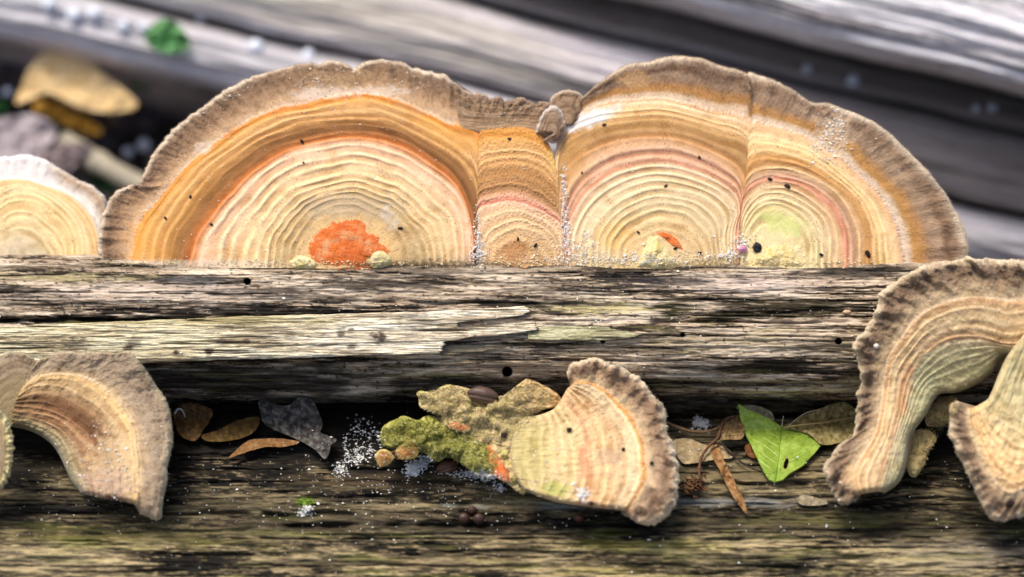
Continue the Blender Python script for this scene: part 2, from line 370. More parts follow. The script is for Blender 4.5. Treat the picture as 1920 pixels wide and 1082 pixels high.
def main_col(PX, PY, W, Q):
    c = wood_cols(PX, PY, (150, 132, 110), (30, 26, 22), (214, 198, 176), 31, 0.0075, 0.24, 0.92)
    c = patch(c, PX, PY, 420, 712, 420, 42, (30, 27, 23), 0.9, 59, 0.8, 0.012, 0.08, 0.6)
    P = [(320, 548, 330, 22, (196, 180, 164), .55, 1), (100, 520, 170, 10, (178, 166, 124), .5, 2), (1420, 535, 130, 20, (200, 184, 172), .6, 3), (1130, 578, 120, 14, (190, 178, 128), .7, 4),
         (1380, 640, 260, 24, (176, 160, 132), .5, 5), (1000, 690, 200, 16, (140, 120, 96), .5, 6),
         (720, 532, 190, 17, (40, 36, 33), .75, 7), (470, 585, 330, 11, (28, 25, 22), .85, 8), (150, 601, 330, 9, (22, 20, 17), .9, 9), (1245, 527, 120, 15, (52, 50, 52), .7, 10),  # leftmost black patch paints in the shadow of the crevice
         (1600, 512, 140, 14, (44, 42, 40), .75, 11), (1500, 572, 170, 14, (44, 40, 26), .8, 12), (1265, 578, 50, 12, (46, 44, 18), .85, 13), (1400, 592, 200, 8, (38, 36, 20), .75, 14),
         (980, 568, 160, 10, (44, 40, 34), .7, 15), (860, 585, 80, 8, (52, 46, 40), .6, 16), (40, 545, 120, 8, (60, 52, 44), .5, 17), (640, 560, 60, 8, (50, 44, 38), .6, 19), (1660, 690, 120, 30, (50, 42, 32), .6, 18),
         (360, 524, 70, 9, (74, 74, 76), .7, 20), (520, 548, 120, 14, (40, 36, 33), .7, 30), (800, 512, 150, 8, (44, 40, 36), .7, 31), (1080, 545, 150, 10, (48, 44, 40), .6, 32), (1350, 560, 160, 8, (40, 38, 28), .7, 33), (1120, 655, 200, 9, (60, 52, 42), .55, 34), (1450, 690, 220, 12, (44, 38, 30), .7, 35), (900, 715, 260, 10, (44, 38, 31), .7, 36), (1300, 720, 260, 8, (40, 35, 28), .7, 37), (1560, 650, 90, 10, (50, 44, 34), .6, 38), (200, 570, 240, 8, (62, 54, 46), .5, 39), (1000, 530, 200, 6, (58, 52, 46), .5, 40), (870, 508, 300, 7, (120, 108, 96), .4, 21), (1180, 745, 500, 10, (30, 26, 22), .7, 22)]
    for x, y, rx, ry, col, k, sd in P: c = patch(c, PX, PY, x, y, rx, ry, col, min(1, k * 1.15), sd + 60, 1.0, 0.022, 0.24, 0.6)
    c = mix(c, rgb(146, 138, 84), 0.35 * ss(0.1, 0.6, fbm(PX * 0.006, PY * 0.08, 3, 77)) * ss(585, 615, PY))
    ck = crack_field(PX, PY, CR); c = mix(c, rgb(30, 26, 22), np.clip(ck * 5, 0, 0.4))
    # a dark band just under the crest
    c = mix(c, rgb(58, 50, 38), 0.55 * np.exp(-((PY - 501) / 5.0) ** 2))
    for x, y, r in HOLES:
        if r: c = mix(c, rgb(14, 12, 10), 1 - ss(r * 0.8, r * 1.25, np.hypot(PX - x, PY - y)))
    # small flecks
    c = mix(c, rgb(40, 34, 30), 0.8 * ss(0.5, 0.62, fbm(PX * 0.08, PY * 0.14, 2, 90)))
    return c
main_rows = [(486, -0.75), (487, -0.45), (489, -0.2), (494, 0.02), (503, 0.16), (520, 0.34), (550, 0.52), (590, 0.66), (630, 0.75), (665, 0.76), (700, 0.66), (725, 0.45), (740, 0.18), (748, -0.15), (752, -0.6), (760, -1.0)]
main_extra = [(800, -2.0), (950, -3.0), (1060, -4.4), (1020, -5.6), (860, -6.2), (700, -5.6), (580, -4.0), (510, -2.2), (492, -1.2)]
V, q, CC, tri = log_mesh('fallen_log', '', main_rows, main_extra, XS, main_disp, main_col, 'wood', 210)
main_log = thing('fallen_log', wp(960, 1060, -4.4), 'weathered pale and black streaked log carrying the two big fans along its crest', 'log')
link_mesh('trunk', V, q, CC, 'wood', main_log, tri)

# lower log
low_rows = [(748, -0.95), (762, -0.72), (780, -0.42), (800, -0.12), (830, 0.22), (860, 0.52), (900, 0.88), (950, 1.26), (1000, 1.58), (1050, 1.84), (1090, 2.02), (1150, 2.25), (1230, 2.4)]
low_y = np.array([r[0] for r in low_rows]); low_w = np.array([r[1] for r in low_rows])
def wlow(y): return np.interp(y, low_y, low_w)
low_extra = [(1330, 2.3), (1450, 1.8), (1560, 0.9), (1590, 0.0), (1540, -1.2), (1380, -2.0), (1150, -2.2), (950, -1.9), (800, -1.5)]
LCR = [(905, 0.01, 1180, 1560, 4, 0.10, 31), (962, 0.0, -50, 760, 5, 0.10, 32), (985, 0.0, 500, 1300, 7, 0.14, 33), (1040, -0.01, 200, 1000, 4, 0.06, 34), (930, 0.012, 1250, 1950, 6, 0.10, 35),
       (1010, 0.0, 1100, 1900, 4, 0.05, 36), (880, 0.0, 300, 1000, 3, 0.05, 37), (1062, 0.0, 900, 1800, 5, 0.06, 38)]
LCR += hair_cracks(110, 820, 1080, 6)
def low_disp(PX, PY, W, Q):
    W = W + 0.10 * fbm(PX * 0.005, PY * 0.035, 4, 12) + 0.04 * fbm(PX * 0.012, PY * 0.16, 4, 13) + 0.014 * fbm(PX * 0.03, PY * 0.45, 3, 14)
    W = W - crack_field(PX, PY, LCR)
    return PX, PY, W
def low_col(PX, PY, W, Q):
    c = wood_cols(PX, PY, (62, 54, 39), (11, 9, 7), (150, 136, 102), 131, 0.0075, 0.17, 0.96)
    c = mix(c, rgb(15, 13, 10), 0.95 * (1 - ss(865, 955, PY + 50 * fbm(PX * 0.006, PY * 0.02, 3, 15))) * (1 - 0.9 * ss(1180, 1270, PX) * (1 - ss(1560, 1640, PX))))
    fl = fbm(PX * 0.03, PY * 0.42, 3, 19) + 0.6 * fbm(PX * 0.006, PY * 0.03, 3, 20)
    c = mix(c, rgb(150, 132, 100), 0.75 * ss(0.28, 0.62, fl) * ss(835, 880, PY))
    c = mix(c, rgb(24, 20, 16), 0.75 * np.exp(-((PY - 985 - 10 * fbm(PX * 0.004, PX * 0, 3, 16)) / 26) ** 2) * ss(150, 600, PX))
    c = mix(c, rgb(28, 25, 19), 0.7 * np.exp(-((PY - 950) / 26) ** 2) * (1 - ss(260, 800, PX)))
    c = c * 0.84
    P = [(1400, 895, 170, 22, (150, 134, 98), .5, 1), (1370, 942, 190, 10, (128, 128, 124), .75, 2), (1040, 950, 70, 8, (150, 150, 140), .6, 3), (840, 948, 22, 6, (140, 142, 134), .6, 23), (900, 950, 22, 6, (140, 142, 134), .6, 24),
         (700, 900, 170, 16, (96, 82, 60), .5, 4), (250, 1010, 280, 26, (92, 86, 48), .5, 5), (1230, 1025, 150, 14, (128, 122, 64), .55, 6), (1560, 975, 200, 16, (104, 98, 58), .5, 7), (1800, 1040, 160, 40, (112, 104, 88), .55, 8),
         (60, 1050, 170, 30, (106, 96, 76), .5, 9), (900, 1050, 300, 24, (92, 80, 58), .4, 10), (640, 1055, 240, 10, (34, 30, 24), .7, 11), (1400, 1050, 250, 20, (44, 42, 28), .6, 12), (1700, 1000, 160, 12, (40, 38, 24), .6, 13), (1120, 1070, 90, 10, (118, 110, 62), .55, 14)]
    for x, y, rx, ry, col, k, sd in P: c = patch(c, PX, PY, x, y, rx, ry, col, k, sd + 160, 0.8, 0.014, 0.09, 0.7)
    c = mix(c, rgb(104, 108, 46), 0.3 * ss(0.15, 0.6, fbm(PX * 0.005, PY * 0.05, 3, 177)) * ss(930, 1000, PY))
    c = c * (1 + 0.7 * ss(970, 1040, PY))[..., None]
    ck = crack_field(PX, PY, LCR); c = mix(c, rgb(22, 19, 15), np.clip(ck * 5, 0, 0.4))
    return c
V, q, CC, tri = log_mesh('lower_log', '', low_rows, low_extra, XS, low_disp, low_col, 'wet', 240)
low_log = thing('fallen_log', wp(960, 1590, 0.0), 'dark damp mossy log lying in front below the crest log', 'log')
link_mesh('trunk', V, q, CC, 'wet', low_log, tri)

# torn splinters on the crest log
def splinter(top, bot, xend, x0, lift, th, colf, nx=420, nq=60, curl=0.10, seed=0):
    top = curve(top, 400); bot = curve(bot, 400)
    q = np.linspace(0, 1, nq); a = np.linspace(0, 1, nx)
    xe = np.interp(q, [k[0] for k in xend], [k[1] for k in xend]) + 5 * pn(q * 24, q * 0, seed + 3)
    PX = x0 + (xe[:, None] - x0) * a[None, :]; Qm = np.repeat(q[:, None], nx, 1)
    ty = np.interp(PX, top[:, 0], top[:, 1]) + 2.0 * fbm(PX * 0.02, PX * 0, 4, seed); by = np.interp(PX, bot[:, 0], bot[:, 1]) + 3.0 * fbm(PX * 0.025, PX * 0 + 4, 4, seed + 1)
    PY = ty + (by - ty) * Qm
    base = np.interp(PY, [r[0] for r in main_rows], [r[1] for r in main_rows])
    W = base + lift + curl * Qm ** 1.5 + 0.02 * fbm(PX * 0.006, PY * 0.06, 4, seed + 5) + 0.024 * fbm(PX * 0.018, PY * 0.3, 4, seed + 6) - 0.045 * ss(0.25, 0.6, fbm(PX * 0.005, PY * 0.16, 3, seed + 8))
    d = np.minimum(np.minimum(np.abs(PY - ty), np.abs(PY - by)), np.abs(PX - xe[:, None]))
    W = roll(W, d, 3.5, 0.03)
    return solid('splinter', PX, PY, W, colf(PX, PY), 'wood', main_log, th, shrink=0.995, backcol=rgb(70, 60, 46))
def sp_col(PX, PY):
    c = wood_cols(PX, PY, (206, 194, 168), (128, 112, 92), (236, 228, 208), 231, 0.010, 0.28, 0.65)
    g = 1 - ss(300, 720, PX + 80 * fbm(PX * 0.01, PY * 0.03, 3, 41)); c = mix(c, c * np.array([0.84, 0.83, 0.66]), 0.7 * g)
    c = mix(c, rgb(164, 154, 96), 0.4 * np.exp(-((PY - 598) / 12) ** 2) * (1 - ss(560, 720, PX)))
    c = mix(c, rgb(96, 84, 62), 0.7 * ss(0.3, 0.62, fbm(PX * 0.005, PY * 0.16, 3, 59)))
    for x, y, r, k in [(712, 632, 11, .8), (640, 624, 8, .7), (656, 620, 6, .7), (660, 650, 7, .6), (780, 604, 22, .35), (250, 642, 12, .5), (145, 648, 18, .5), (330, 660, 5, .8), (392, 660, 6, .8), (462, 640, 5, .6), (240, 652, 6, .7), (890, 633, 5, .8), (420, 640, 10, .4), (545, 630, 8, .4)]:
        c = patch(c, PX, PY, x, y, r * 1.6, r * 1.15, (66, 54, 48), min(1, k * 1.2), int(x), 0.7, 0.08, 0.12, 0.6)
    return c
splinter([(-130, 618), (0, 612), (200, 604), (500, 592), (720, 586), (865, 581), (1010, 572)], [(-130, 708), (0, 700), (290, 680), (560, 671), (700, 666), (832, 662), (1010, 640)],
         [(0, 985), (0.12, 994), (0.25, 985), (0.29, 860), (0.42, 858), (0.44, 1004), (0.68, 1008), (0.72, 836), (1, 826)], -125, 0.07, 0.09, sp_col, 560, 90, 0.13, 51)
splinter([(990, 612), (1100, 611), (1180, 613), (1250, 618)], [(990, 637), (1100, 638), (1180, 633), (1250, 622)], [(0, 1195), (0.5, 1240), (1, 1180)], 990, 0.03, 0.05,
         lambda x, y: wood_cols(x, y, (168, 164, 128), (110, 104, 76), (196, 192, 160), 251, 0.02, 0.3, 0.5), 160, 24, 0.09, 57)
splinter([(826, 645), (900, 645), (975, 646)], [(826, 668), (900, 660), (975, 650)], [(0, 965), (1, 930)], 826, 0.02, 0.04,
         lambda x, y: wood_cols(x, y, (126, 116, 96), (80, 70, 56), (146, 136, 116), 261, 0.02, 0.3, 0.5), 90, 18, 0.06, 63)

# ------------------------------------------------------------------ background logs
XB = np.linspace(-700, 2700, 560)
SL = 0.24
def bg_log(label, rows, w0, w1, extra, colf, seed, n=190):
    R = curve(rows, n, sharp=True); PX, CY = np.meshgrid(XB, R[:, 0]); lw = w0 + (w1 - w0) * PX / 1920.0
    W = lw + R[:, 1:2] + 0.12 * fbm(PX * 0.003, CY * 0.05, 4, seed) + 0.05 * fbm(PX * 0.004, CY * 0.25, 3, seed + 2)
    CY2 = CY + 10 * fbm(PX * 0.002, PX * 0 + 1, 3, seed + 4)
    PY = CY2 + SL * PX
    c = colf(PX, CY); splat(PX, PY, W)
    E = np.array(extra, float); EX = np.repeat(XB[None], len(E), 0); EW = (w0 + (w1 - w0) * EX / 1920.0) + E[:, 1:2]; EY = E[:, :1] + SL * EX
    nt, ns = n + len(E), len(XB)
    V = np.vstack([world_pts(PX, PY, W).reshape(-1, 3), world_pts(EX, EY, EW).reshape(-1, 3)])
    CC = np.vstack([c.reshape(-1, 3), np.repeat(rgb(80, 74, 72)[None], EX.size, 0)])
    q = grid_quads(nt, ns); j = np.arange(ns - 1); q = np.vstack([q, np.stack([(nt - 1) * ns + j, (nt - 1) * ns + j + 1, j + 1, j], -1)])
    t = thing('weathered_log', V.min(0) * np.array([0, 0, 1]) + V.mean(0) * np.array([1, 1, 0]), label, 'log')
    link_mesh('trunk', V, q, CC, 'bgwood', t)
    return t
def bgY_col(PX, CY):
    c = wood_cols(PX, CY, (176, 170, 168), (84, 78, 82), (212, 206, 212), 331, 0.0022, 0.16, 0.75)
    c = mix(c, rgb(140, 126, 114), 0.7 * (1 - ss(-235, -190, CY)))
    c = mix(c, rgb(140, 130, 124), 0.75 * ss(1150, 1650, PX) * (1 - ss(-70, -40, CY)))
    c = mix(c, rgb(196, 188, 172), 0.5 * ss(-195, -150, CY) * (1 - ss(-90, -60, CY)) * (1 - ss(900, 1200, PX)))
    c = mix(c, rgb(214, 212, 218), 0.6 * ss(-52, -30, CY) * (1 - ss(40, 80, CY)))
    for y in (-206, -52): c = mix(c, rgb(60, 56, 58), 0.5 * np.exp(-((CY - y) / 7.0) ** 2))
    return c
def bgX_col(PX, CY):
    c = wood_cols(PX, CY, (206, 202, 206), (104, 98, 100), (232, 230, 236), 351, 0.0016, 0.20, 0.85)
    c = mix(c, rgb(150, 140, 128), 0.5 * (1 - ss(1000, 1500, PX)))
    c = mix(c, rgb(50, 46, 46), 0.7 * np.exp(-((CY + 330) / 5.0) ** 2) + 0.5 * np.exp(-((CY + 385) / 4.0) ** 2))
    return c
bgY = bg_log('blurred grey cracked log lying on the litter behind the big fans',
       [(-330, -2.6), (-285, -1.7), (-225, -0.7), (-212, -0.9), (-206, -1.8), (-199, -0.6), (-180, -0.15), (-120, 0.1), (-65, -0.1), (-56, -0.6), (-52, -1.2), (-46, -0.3), (-20, 0.1), (30, 0.1), (65, -0.3), (85, -1.0), (95, -2.0)],
       -11.0, -8.2, [(150, -4.0), (250, -8.0), (100, -11.0), (-150, -10.0), (-320, -6.0)], bgY_col, 71)
bgX = bg_log('pale grey split log slanting across, above the cracked one behind',
       [(-620, -1.6), (-540, -0.4), (-470, 0.1), (-400, 0.3), (-340, 0.25), (-305, 0.05), (-290, -0.3), (-281, -1.0), (-279, -1.8)],
       -12.4, -6.2, [(-300, -4.5), (-420, -6.0), (-600, -5.0)], bgX_col, 81)

# ------------------------------------------------------------------ bracket fungi
def fan(name, parent, rings, ts, stops, ns, nt, wfun, th=0.16, rr=9, seed=0, ridge=(0.2, 0.6, 11, 0.018), rim=0.84, edges='o', groove='', gdepth=0.10, crimp=(26, 3.0), streak=0.35, shade=None, extra=None, mat='cap', fold=0.035, sharp=False, rimstep=0.03, backcol=(150, 128, 104), finek=1.0, lip=0.0, mute=0.0, hair=0, rough=0.0):
    PX, PY, W0, SS, TT = loft(rings, ts, ns, nt, sharp=sharp)
    L = np.hypot(np.diff(PX[-1]), np.diff(PY[-1])).sum()                       # px along the margin
    A = SS * L                                                                  # arc position in px
    DX, DY = PX[-1:] - PX[-int(nt * 0.12) - 2:-int(nt * 0.12) - 1], PY[-1:] - PY[-int(nt * 0.12) - 2:-int(nt * 0.12) - 1]
    dn = np.hypot(DX, DY) + 1e-6; DX, DY = DX / dn, DY / dn
    z = ss(rim - 0.02, 1.0, TT)
    cr = crimp[1] * (0.8 * fbm(A / crimp[0], TT * 0.7, 3, seed + 1) + 0.35 * pn(A / 9.0, TT * 0, seed + 2)) * z
    PX = PX + DX * cr; PY = PY + DY * cr
    d = edge_dist(PX, PY, edges)
    W = W0 + wfun(PX, PY, TT)
    tw = TT + 0.007 * fbm(A / 40, TT * 8, 3, seed + 3) + 0.006 * fbm(A / 4, TT * 40, 2, seed + 4) * (0.15 + np.exp(-((TT - rim) / 0.03) ** 2)) + 0.016 * fbm(A / 150, TT * 2, 2, seed + 9)
    r0, r1, nr, ra = ridge
    inz = ss(r0 - 0.03, r0 + 0.04, TT) * (1 - ss(r1 - 0.02, r1 + 0.05, TT))
    tws = TT + 0.0042 * fbm(A / 62, TT * 6, 2, seed + 35) + 0.016 * fbm(A / 150, TT * 2, 2, seed + 9)
    ph = (tws - r0) / (r1 - r0) * nr + 0.40 * fbm(A / 260, TT * 4, 2, seed + 12) + 0.26 * pn(tws * 16, tws * 0, seed + 30)
    wave = (np.cos(2 * math.pi * ph) + 0.25 * np.cos(4 * math.pi * ph)) * np.clip(0.7 + 0.9 * pn(A / 130, ph * 0.7, seed + 13), 0.05, 1.4)
    W = W + 0.60 * ra * wave * inz * (0.5 + 0.5 * ss(r0, r0 + 0.25, TT)) * (1 - 0.5 * ss(0.58, 0.64, TT)) + 0.008 * fbm(A / 60, TT * 16, 3, seed + 5) * (1 - z)
    tq = tws + 0.012 * pn(tw * 38, tw * 0, seed + 31)
    fine = np.cos(2 * math.pi * tq * 34 + 1.0 * fbm(A / 140, TT * 5, 2, seed + 14))
    W = W + finek * 0.0022 * fine * ss(r1 - 0.02, r1 + 0.06, TT) * (1 - ss(rim - 0.02, rim, TT))
    W = W + fold * z * (fbm(A / crimp[0], TT * 3.5, 2, seed + 6) + 0.5 * fbm(PX / 18.0, PY / 18.0, 3, seed + 7)) + 0.010 * fbm(PX / 4.0, PY / 4.0, 2, seed + 19) * z
    if rimstep: W = W - rimstep * ss(rim - 0.004, rim + 0.012, tw) * (1 - ss(rim + 0.03, 1.0, TT) * 0.7)
    W = W + 0.0035 * fbm(PX / 3.0, PY / 3.0, 2, seed + 18)
    if rough: W = W + rough * (0.7 * fbm(PX / 15.0, PY / 15.0, 3, seed + 37) + 0.6 * fbm(A / 24, TT * 9, 3, seed + 38))
    if groove:
        gd = edge_dist(PX, PY, groove); W = W - gdepth * np.exp(-(gd / 9.0) ** 1.2)
    W = roll(W, d, rr, th * 0.75)
    c = ramp(tw, stops)
    c = mix(c, c * np.array([1.0, 1.0, 1.02]), ss(rim + 0.03, rim + 0.07, TT))
    c = mix(c, c * np.array([0.74, 0.65, 0.52]), 0.85 * inz * ss(-0.2, 0.9, -wave) * (0.55 + 0.7 * ss(-0.5, 0.5, fbm(A / 110, TT * 7, 2, seed + 25))))                  # pigment rings
    c = mix(c, np.minimum(c * np.array([1.14, 1.11, 1.05]), 0.85), 0.5 * inz * ss(0.1, 0.9, wave))
    c = mix(c, c * np.array([0.80, 0.74, 0.66]), finek * 0.85 * ss(-0.4, 1, fine) * ss(r1 - 0.02, r1 + 0.06, TT) * (1 - ss(rim - 0.02, rim, TT)) * ss(-0.3, 0.5, fbm(A / 90, TT * 9, 2, seed + 15)))
    st = fbm(A / 4.0, TT * 12, 2, seed + 8) * 0.30 + fbm(A / 60.0, TT * 22, 4, seed + 10) * 0.7 + 0.75 * fbm(PX / 16, PY / 16, 4, seed + 26)
    c = mix(c, c * np.array([0.50, 0.45, 0.40]), np.clip(streak * 1.35 * ss(0.05, 0.7, -st) * ss(rim, rim + 0.04, TT) * (1 - 0.8 * ss(0.965, 0.99, TT)), 0, 1))
    c = mix(c, np.minimum(c * 1.22, 0.8), streak * 0.8 * ss(0.1, 0.7, st) * ss(rim, rim + 0.03, TT))
    c = mix(c, c * np.array([0.80, 0.72, 0.60]), 0.65 * ss(0.05, 0.6, fbm(PX / 48.0, PY / 34.0, 4, seed + 36)) * (1 - z))
    mott = fbm(PX / 16.0, PY / 16.0, 4, seed + 16)
    c = c * (1 + 0.16 * mott + 0.10 * fbm(PX / 3.0, PY / 3.0, 2, seed + 27))[..., None]
    if rough: c = mix(c, c * np.array([0.74, 0.66, 0.56]), 0.65 * ss(0.0, 0.6, fbm(PX / 26.0, PY / 26.0, 4, seed + 39) + 0.4 * fbm(A / 40, TT * 14, 3, seed + 40))); c = mix(c, np.minimum(c * 1.15, 0.82), 0.6 * ss(0.15, 0.6, fbm(PX / 18.0, PY / 18.0, 3, seed + 41)))
    # a fringe of pale hairs where the cap meets the margin
    fr = np.exp(-((tw - rim - 0.010) / 0.010) ** 2) * ss(-0.25, 0.35, fbm(A / 4.0, TT * 3, 2, seed + 17) + 0.5 * fbm(A / 60, TT, 2, seed + 20))
    if rimstep: c = mix(c, rgb(226, 208, 186), 0.42 * fr)
    fl = ss(0.60, 0.70, pn(PX / 3.2, PY / 3.2, seed + 23) + 0.35 * pn(PX / 40, PY / 40, seed + 24)); c = mix(c, rgb(92, 66, 44), 0.6 * fl)
    if lip: c = mix(c, c * np.array([0.56, 0.50, 0.46]), lip * np.exp(-((TT - 0.955 + 0.012 * fbm(A / 50, TT * 0, 3, seed + 33)) / 0.012) ** 2) * ss(-0.5, 0.3, fbm(A / 90, TT * 3, 2, seed + 34)))
    if extra: c = extra(c, PX, PY, SS, tw, W)
    if groove: c = mix(c, rgb(150, 116, 84), 0.3 * np.exp(-(edge_dist(PX, PY, groove) / 2.5) ** 2))
    if mute: c = mix(c, (c @ np.array([0.35, 0.5, 0.15]))[..., None] * np.array([1.10, 0.99, 0.78]), np.full(PX.shape, mute))
    o = solid(name, PX, PY, W, c, mat, parent, th, backcol=rgb(*backcol))
    if hair:
        g = np.random.default_rng(seed + 900); n = hair
        ti = np.where(g.random(n) < 0.62, nt - 1 - (g.random(n) ** 1.6 * nt * (1 - min(rim, 0.97))).astype(int), g.integers(int(nt * 0.15), nt - 1, n)); si = g.integers(1, ns - 1, n)
        B = world_pts(PX[ti, si], PY[ti, si], W[ti, si] - 0.004); out = world_pts(PX[ti, si] + DX[0, si] * 6, PY[ti, si] + DY[0, si] * 6, W[ti, si]) - B
        out /= np.linalg.norm(out, axis=1)[:, None] + 1e-12
        d = out * (0.55 * TT[ti, si] + 0.1)[:, None] + N[None] * 0.5 + g.normal(0, 0.32, (n, 3)); d /= np.linalg.norm(d, axis=1)[:, None]
        sd = np.cross(d, g.normal(0, 1, (n, 3))); sd /= np.linalg.norm(sd, axis=1)[:, None]
        L = (g.uniform(0.4, 1.1, n) * np.where(TT[ti, si] > rim, 0.032, 0.018) * 0.01)[:, None]
        V = np.stack([B - sd * 0.00003, B + sd * 0.00003, B + d * L], 1).reshape(-1, 3)
        hc = np.clip(c[ti, si] * g.uniform(0.95, 1.35, (n, 1)), 0, 0.86)
        link_mesh('fuzz', V, np.zeros((0, 4)), np.repeat(hc, 3, 0), 'crumb', parent, np.arange(3 * n).reshape(-1, 3), smooth=False)['kind'] = 'stuff'
    return o, (PX, PY, W, SS, TT)

def lean(y0, w0, k):           # plane that leans back from its foot
    return lambda x, y: w0 - (y0 - y) * S * k

CREAM = (232, 210, 172); TAN = (196, 164, 118)
BIG = [(0, (220, 184, 132)), (.16, (220, 184, 130)), (.23, (196, 168, 124)), (.31, (202, 176, 130)), (.36, (226, 196, 148)), (.46, (236, 204, 158)), (.54, (240, 202, 166)), (.585, (240, 194, 160)), (.60, (222, 160, 110)), (.618, (198, 120, 66)), (.635, (172, 112, 64)),
       (.655, (136, 94, 58)), (.70, (152, 110, 68)), (.72, (210, 162, 104)), (.74, (172, 126, 78)), (.765, (224, 178, 122)), (.785, (202, 156, 104)), (.81, (226, 174, 112)), (.83, (226, 162, 88)), (.847, (214, 132, 54)), (.857, (206, 176, 144)), (.885, (196, 164, 128)), (.92, (166, 134, 102)), (.965, (136, 110, 86)), (.985, (146, 122, 98)), (1.0, (208, 192, 168))]

f1 = thing('bracket_fungus', wp(640, 494, 0.0), 'large orange and brown zoned fan with a rusty orange patch at its base', 'fungus')
l1 = lean(492, 0.02, 0.22)
def w1(x, y, t): return l1(x, y) + 0.16 * (1 - ((x - 620) / 420.0) ** 2) * (1 - t ** 2.2)
def ex1(c, x, y, s, t, W):
    left = (1 - ss(330, 520, x)) * ss(0.62, 0.70, t) * (1 - ss(.845, .855, t))
    c = mix(c, rgb(224, 166, 84), 0.25 * left)
    c = patch(c, x, y, 655, 385, 130, 26, (184, 166, 138), .6, 3, 0.6)
    c = patch(c, x, y, 830, 250, 90, 20, (228, 168, 84), .4, 5, 0.5, ang=0.5)
    c = patch(c, x, y, 270, 450, 40, 50, (228, 166, 84), .4, 6, 0.5)
    for X, Y, rx, ry in [(615, 175, 70, 12), (720, 170, 60, 10), (580, 178, 30, 12), (380, 275, 22, 16)]: c = patch(c, x, y, X, Y, rx, ry, (222, 204, 186), .55, X, 0.7)
    for X, Y, rx, ry in [(780, 200, 40, 16), (640, 140, 120, 14)]: c = patch(c, x, y, X, Y, rx, ry, (190, 156, 116), .4, X, 0.7)
    for X, Y in [(728, 408), (738, 420), (722, 396)]: c = patch(c, x, y, X, Y, 7, 16, (200, 188, 170), .6, X, 0.5, ang=0.6)
    c = mix(c, rgb(196, 186, 168), 0.6 * ss(484, 492, y) * (1 - ss(470, 560, x)))
    return c
R1 = [
    [(630, 504), (645, 503), (655, 502), (665, 503), (680, 504)],
    [(560, 503), (575, 450), (605, 415), (650, 402), (700, 415), (738, 448), (752, 503)],
    [(468, 503), (488, 430), (540, 370), (600, 338), (660, 332), (730, 348), (780, 380), (825, 430), (838, 503)],
    [(362, 503), (375, 455), (400, 405), (432, 366), (469, 332), (546, 281), (628, 261), (721, 263), (774, 287), (823, 318), (860, 352), (884, 420), (889, 503)],
    [(302, 503), (312, 452), (336, 398), (380, 340), (440, 288), (520, 244), (610, 222), (700, 221), (770, 240), (830, 270), (870, 300), (896, 345), (897, 400)],
    [(246, 503), (250, 458), (266, 410), (310, 361), (363, 297), (420, 259), (485, 219), (558, 199), (607, 187), (668, 178), (721, 182), (782, 199), (823, 219), (868, 238), (900, 248), (902, 290)],
    [(204, 505), (187, 482), (184, 450), (190, 412), (204, 377), (226, 355), (250, 346), (266, 352), (264, 336), (290, 285), (330, 240), (380, 200), (430, 165), (480, 142), (535, 128), (560, 119), (600, 121), (625, 113), (652, 121), (662, 130), (674, 121), (705, 112), (740, 115), (770, 125), (800, 133), (835, 141), (852, 158), (880, 174), (908, 181), (916, 230)]]
fan('cap', f1, R1, [0, .19, .42, .605, .73, .85, 1], BIG, 900, 300, w1, th=0.17, rr=8, seed=1, hair=26000, lip=0.3, ridge=(.2, .845, 16, .022), finek=0.35, rim=.85, groove='r', gdepth=0.14, crimp=(20, 4.6), extra=ex1, fold=0.05)
# narrow lobe fused on its right
MID = [(0, (196, 150, 104)), (.12, (206, 170, 124)), (.3, (222, 190, 148)), (.42, (226, 190, 152)), (.455, (232, 192, 160)), (.47, (204, 128, 104)), (.50, (222, 170, 140)), (.53, (190, 146, 108)), (.58, (178, 134, 88)), (.66, (184, 138, 88)), (.74, (210, 164, 110)), (.82, (224, 180, 126)), (.88, (222, 172, 110)), (.95, (220, 156, 80)), (1, (214, 152, 84))]
def w1b(x, y, t): return l1(x, y) + 0.03 + 0.12 * np.exp(-((x - 975) / 62.0) ** 2) * (0.4 + 0.6 * (1 - t))
def ex1b(c, x, y, s, t, W):
    c = patch(c, x, y, 965, 470, 36, 22, (168, 118, 76), .7, 3, 0.5)
    c = patch(c, x, y, 1038, 290, 12, 40, (222, 190, 110), .6, 4, 0.5)
    return mix(c, rgb(206, 190, 166), 0.35 * ss(1040, 1056, x))
fan('side_lobe', f1, [
    [(960, 504), (968, 503), (975, 502), (982, 503), (990, 504)],
    [(902, 503), (912, 455), (940, 428), (972, 420), (1010, 428), (1042, 455), (1052, 503)],
    [(891, 480), (893, 395), (917, 377), (957, 371), (998, 381), (1030, 400), (1056, 425), (1058, 490)],
    [(897, 400), (896, 330), (917, 312), (957, 306), (998, 310), (1030, 330), (1050, 365), (1057, 420)],
    [(900, 300), (899, 250), (925, 240), (957, 238), (990, 240), (1018, 256), (1034, 280), (1044, 320)]],
    [0, .28, .48, .72, 1], MID, 330, 240, w1b, th=0.22, rr=7, seed=21, ridge=(.1, .97, 13, .018), rim=1.2, finek=0.3, edges='lr', groove='l', gdepth=0.12, extra=ex1b, fold=0, rimstep=0)
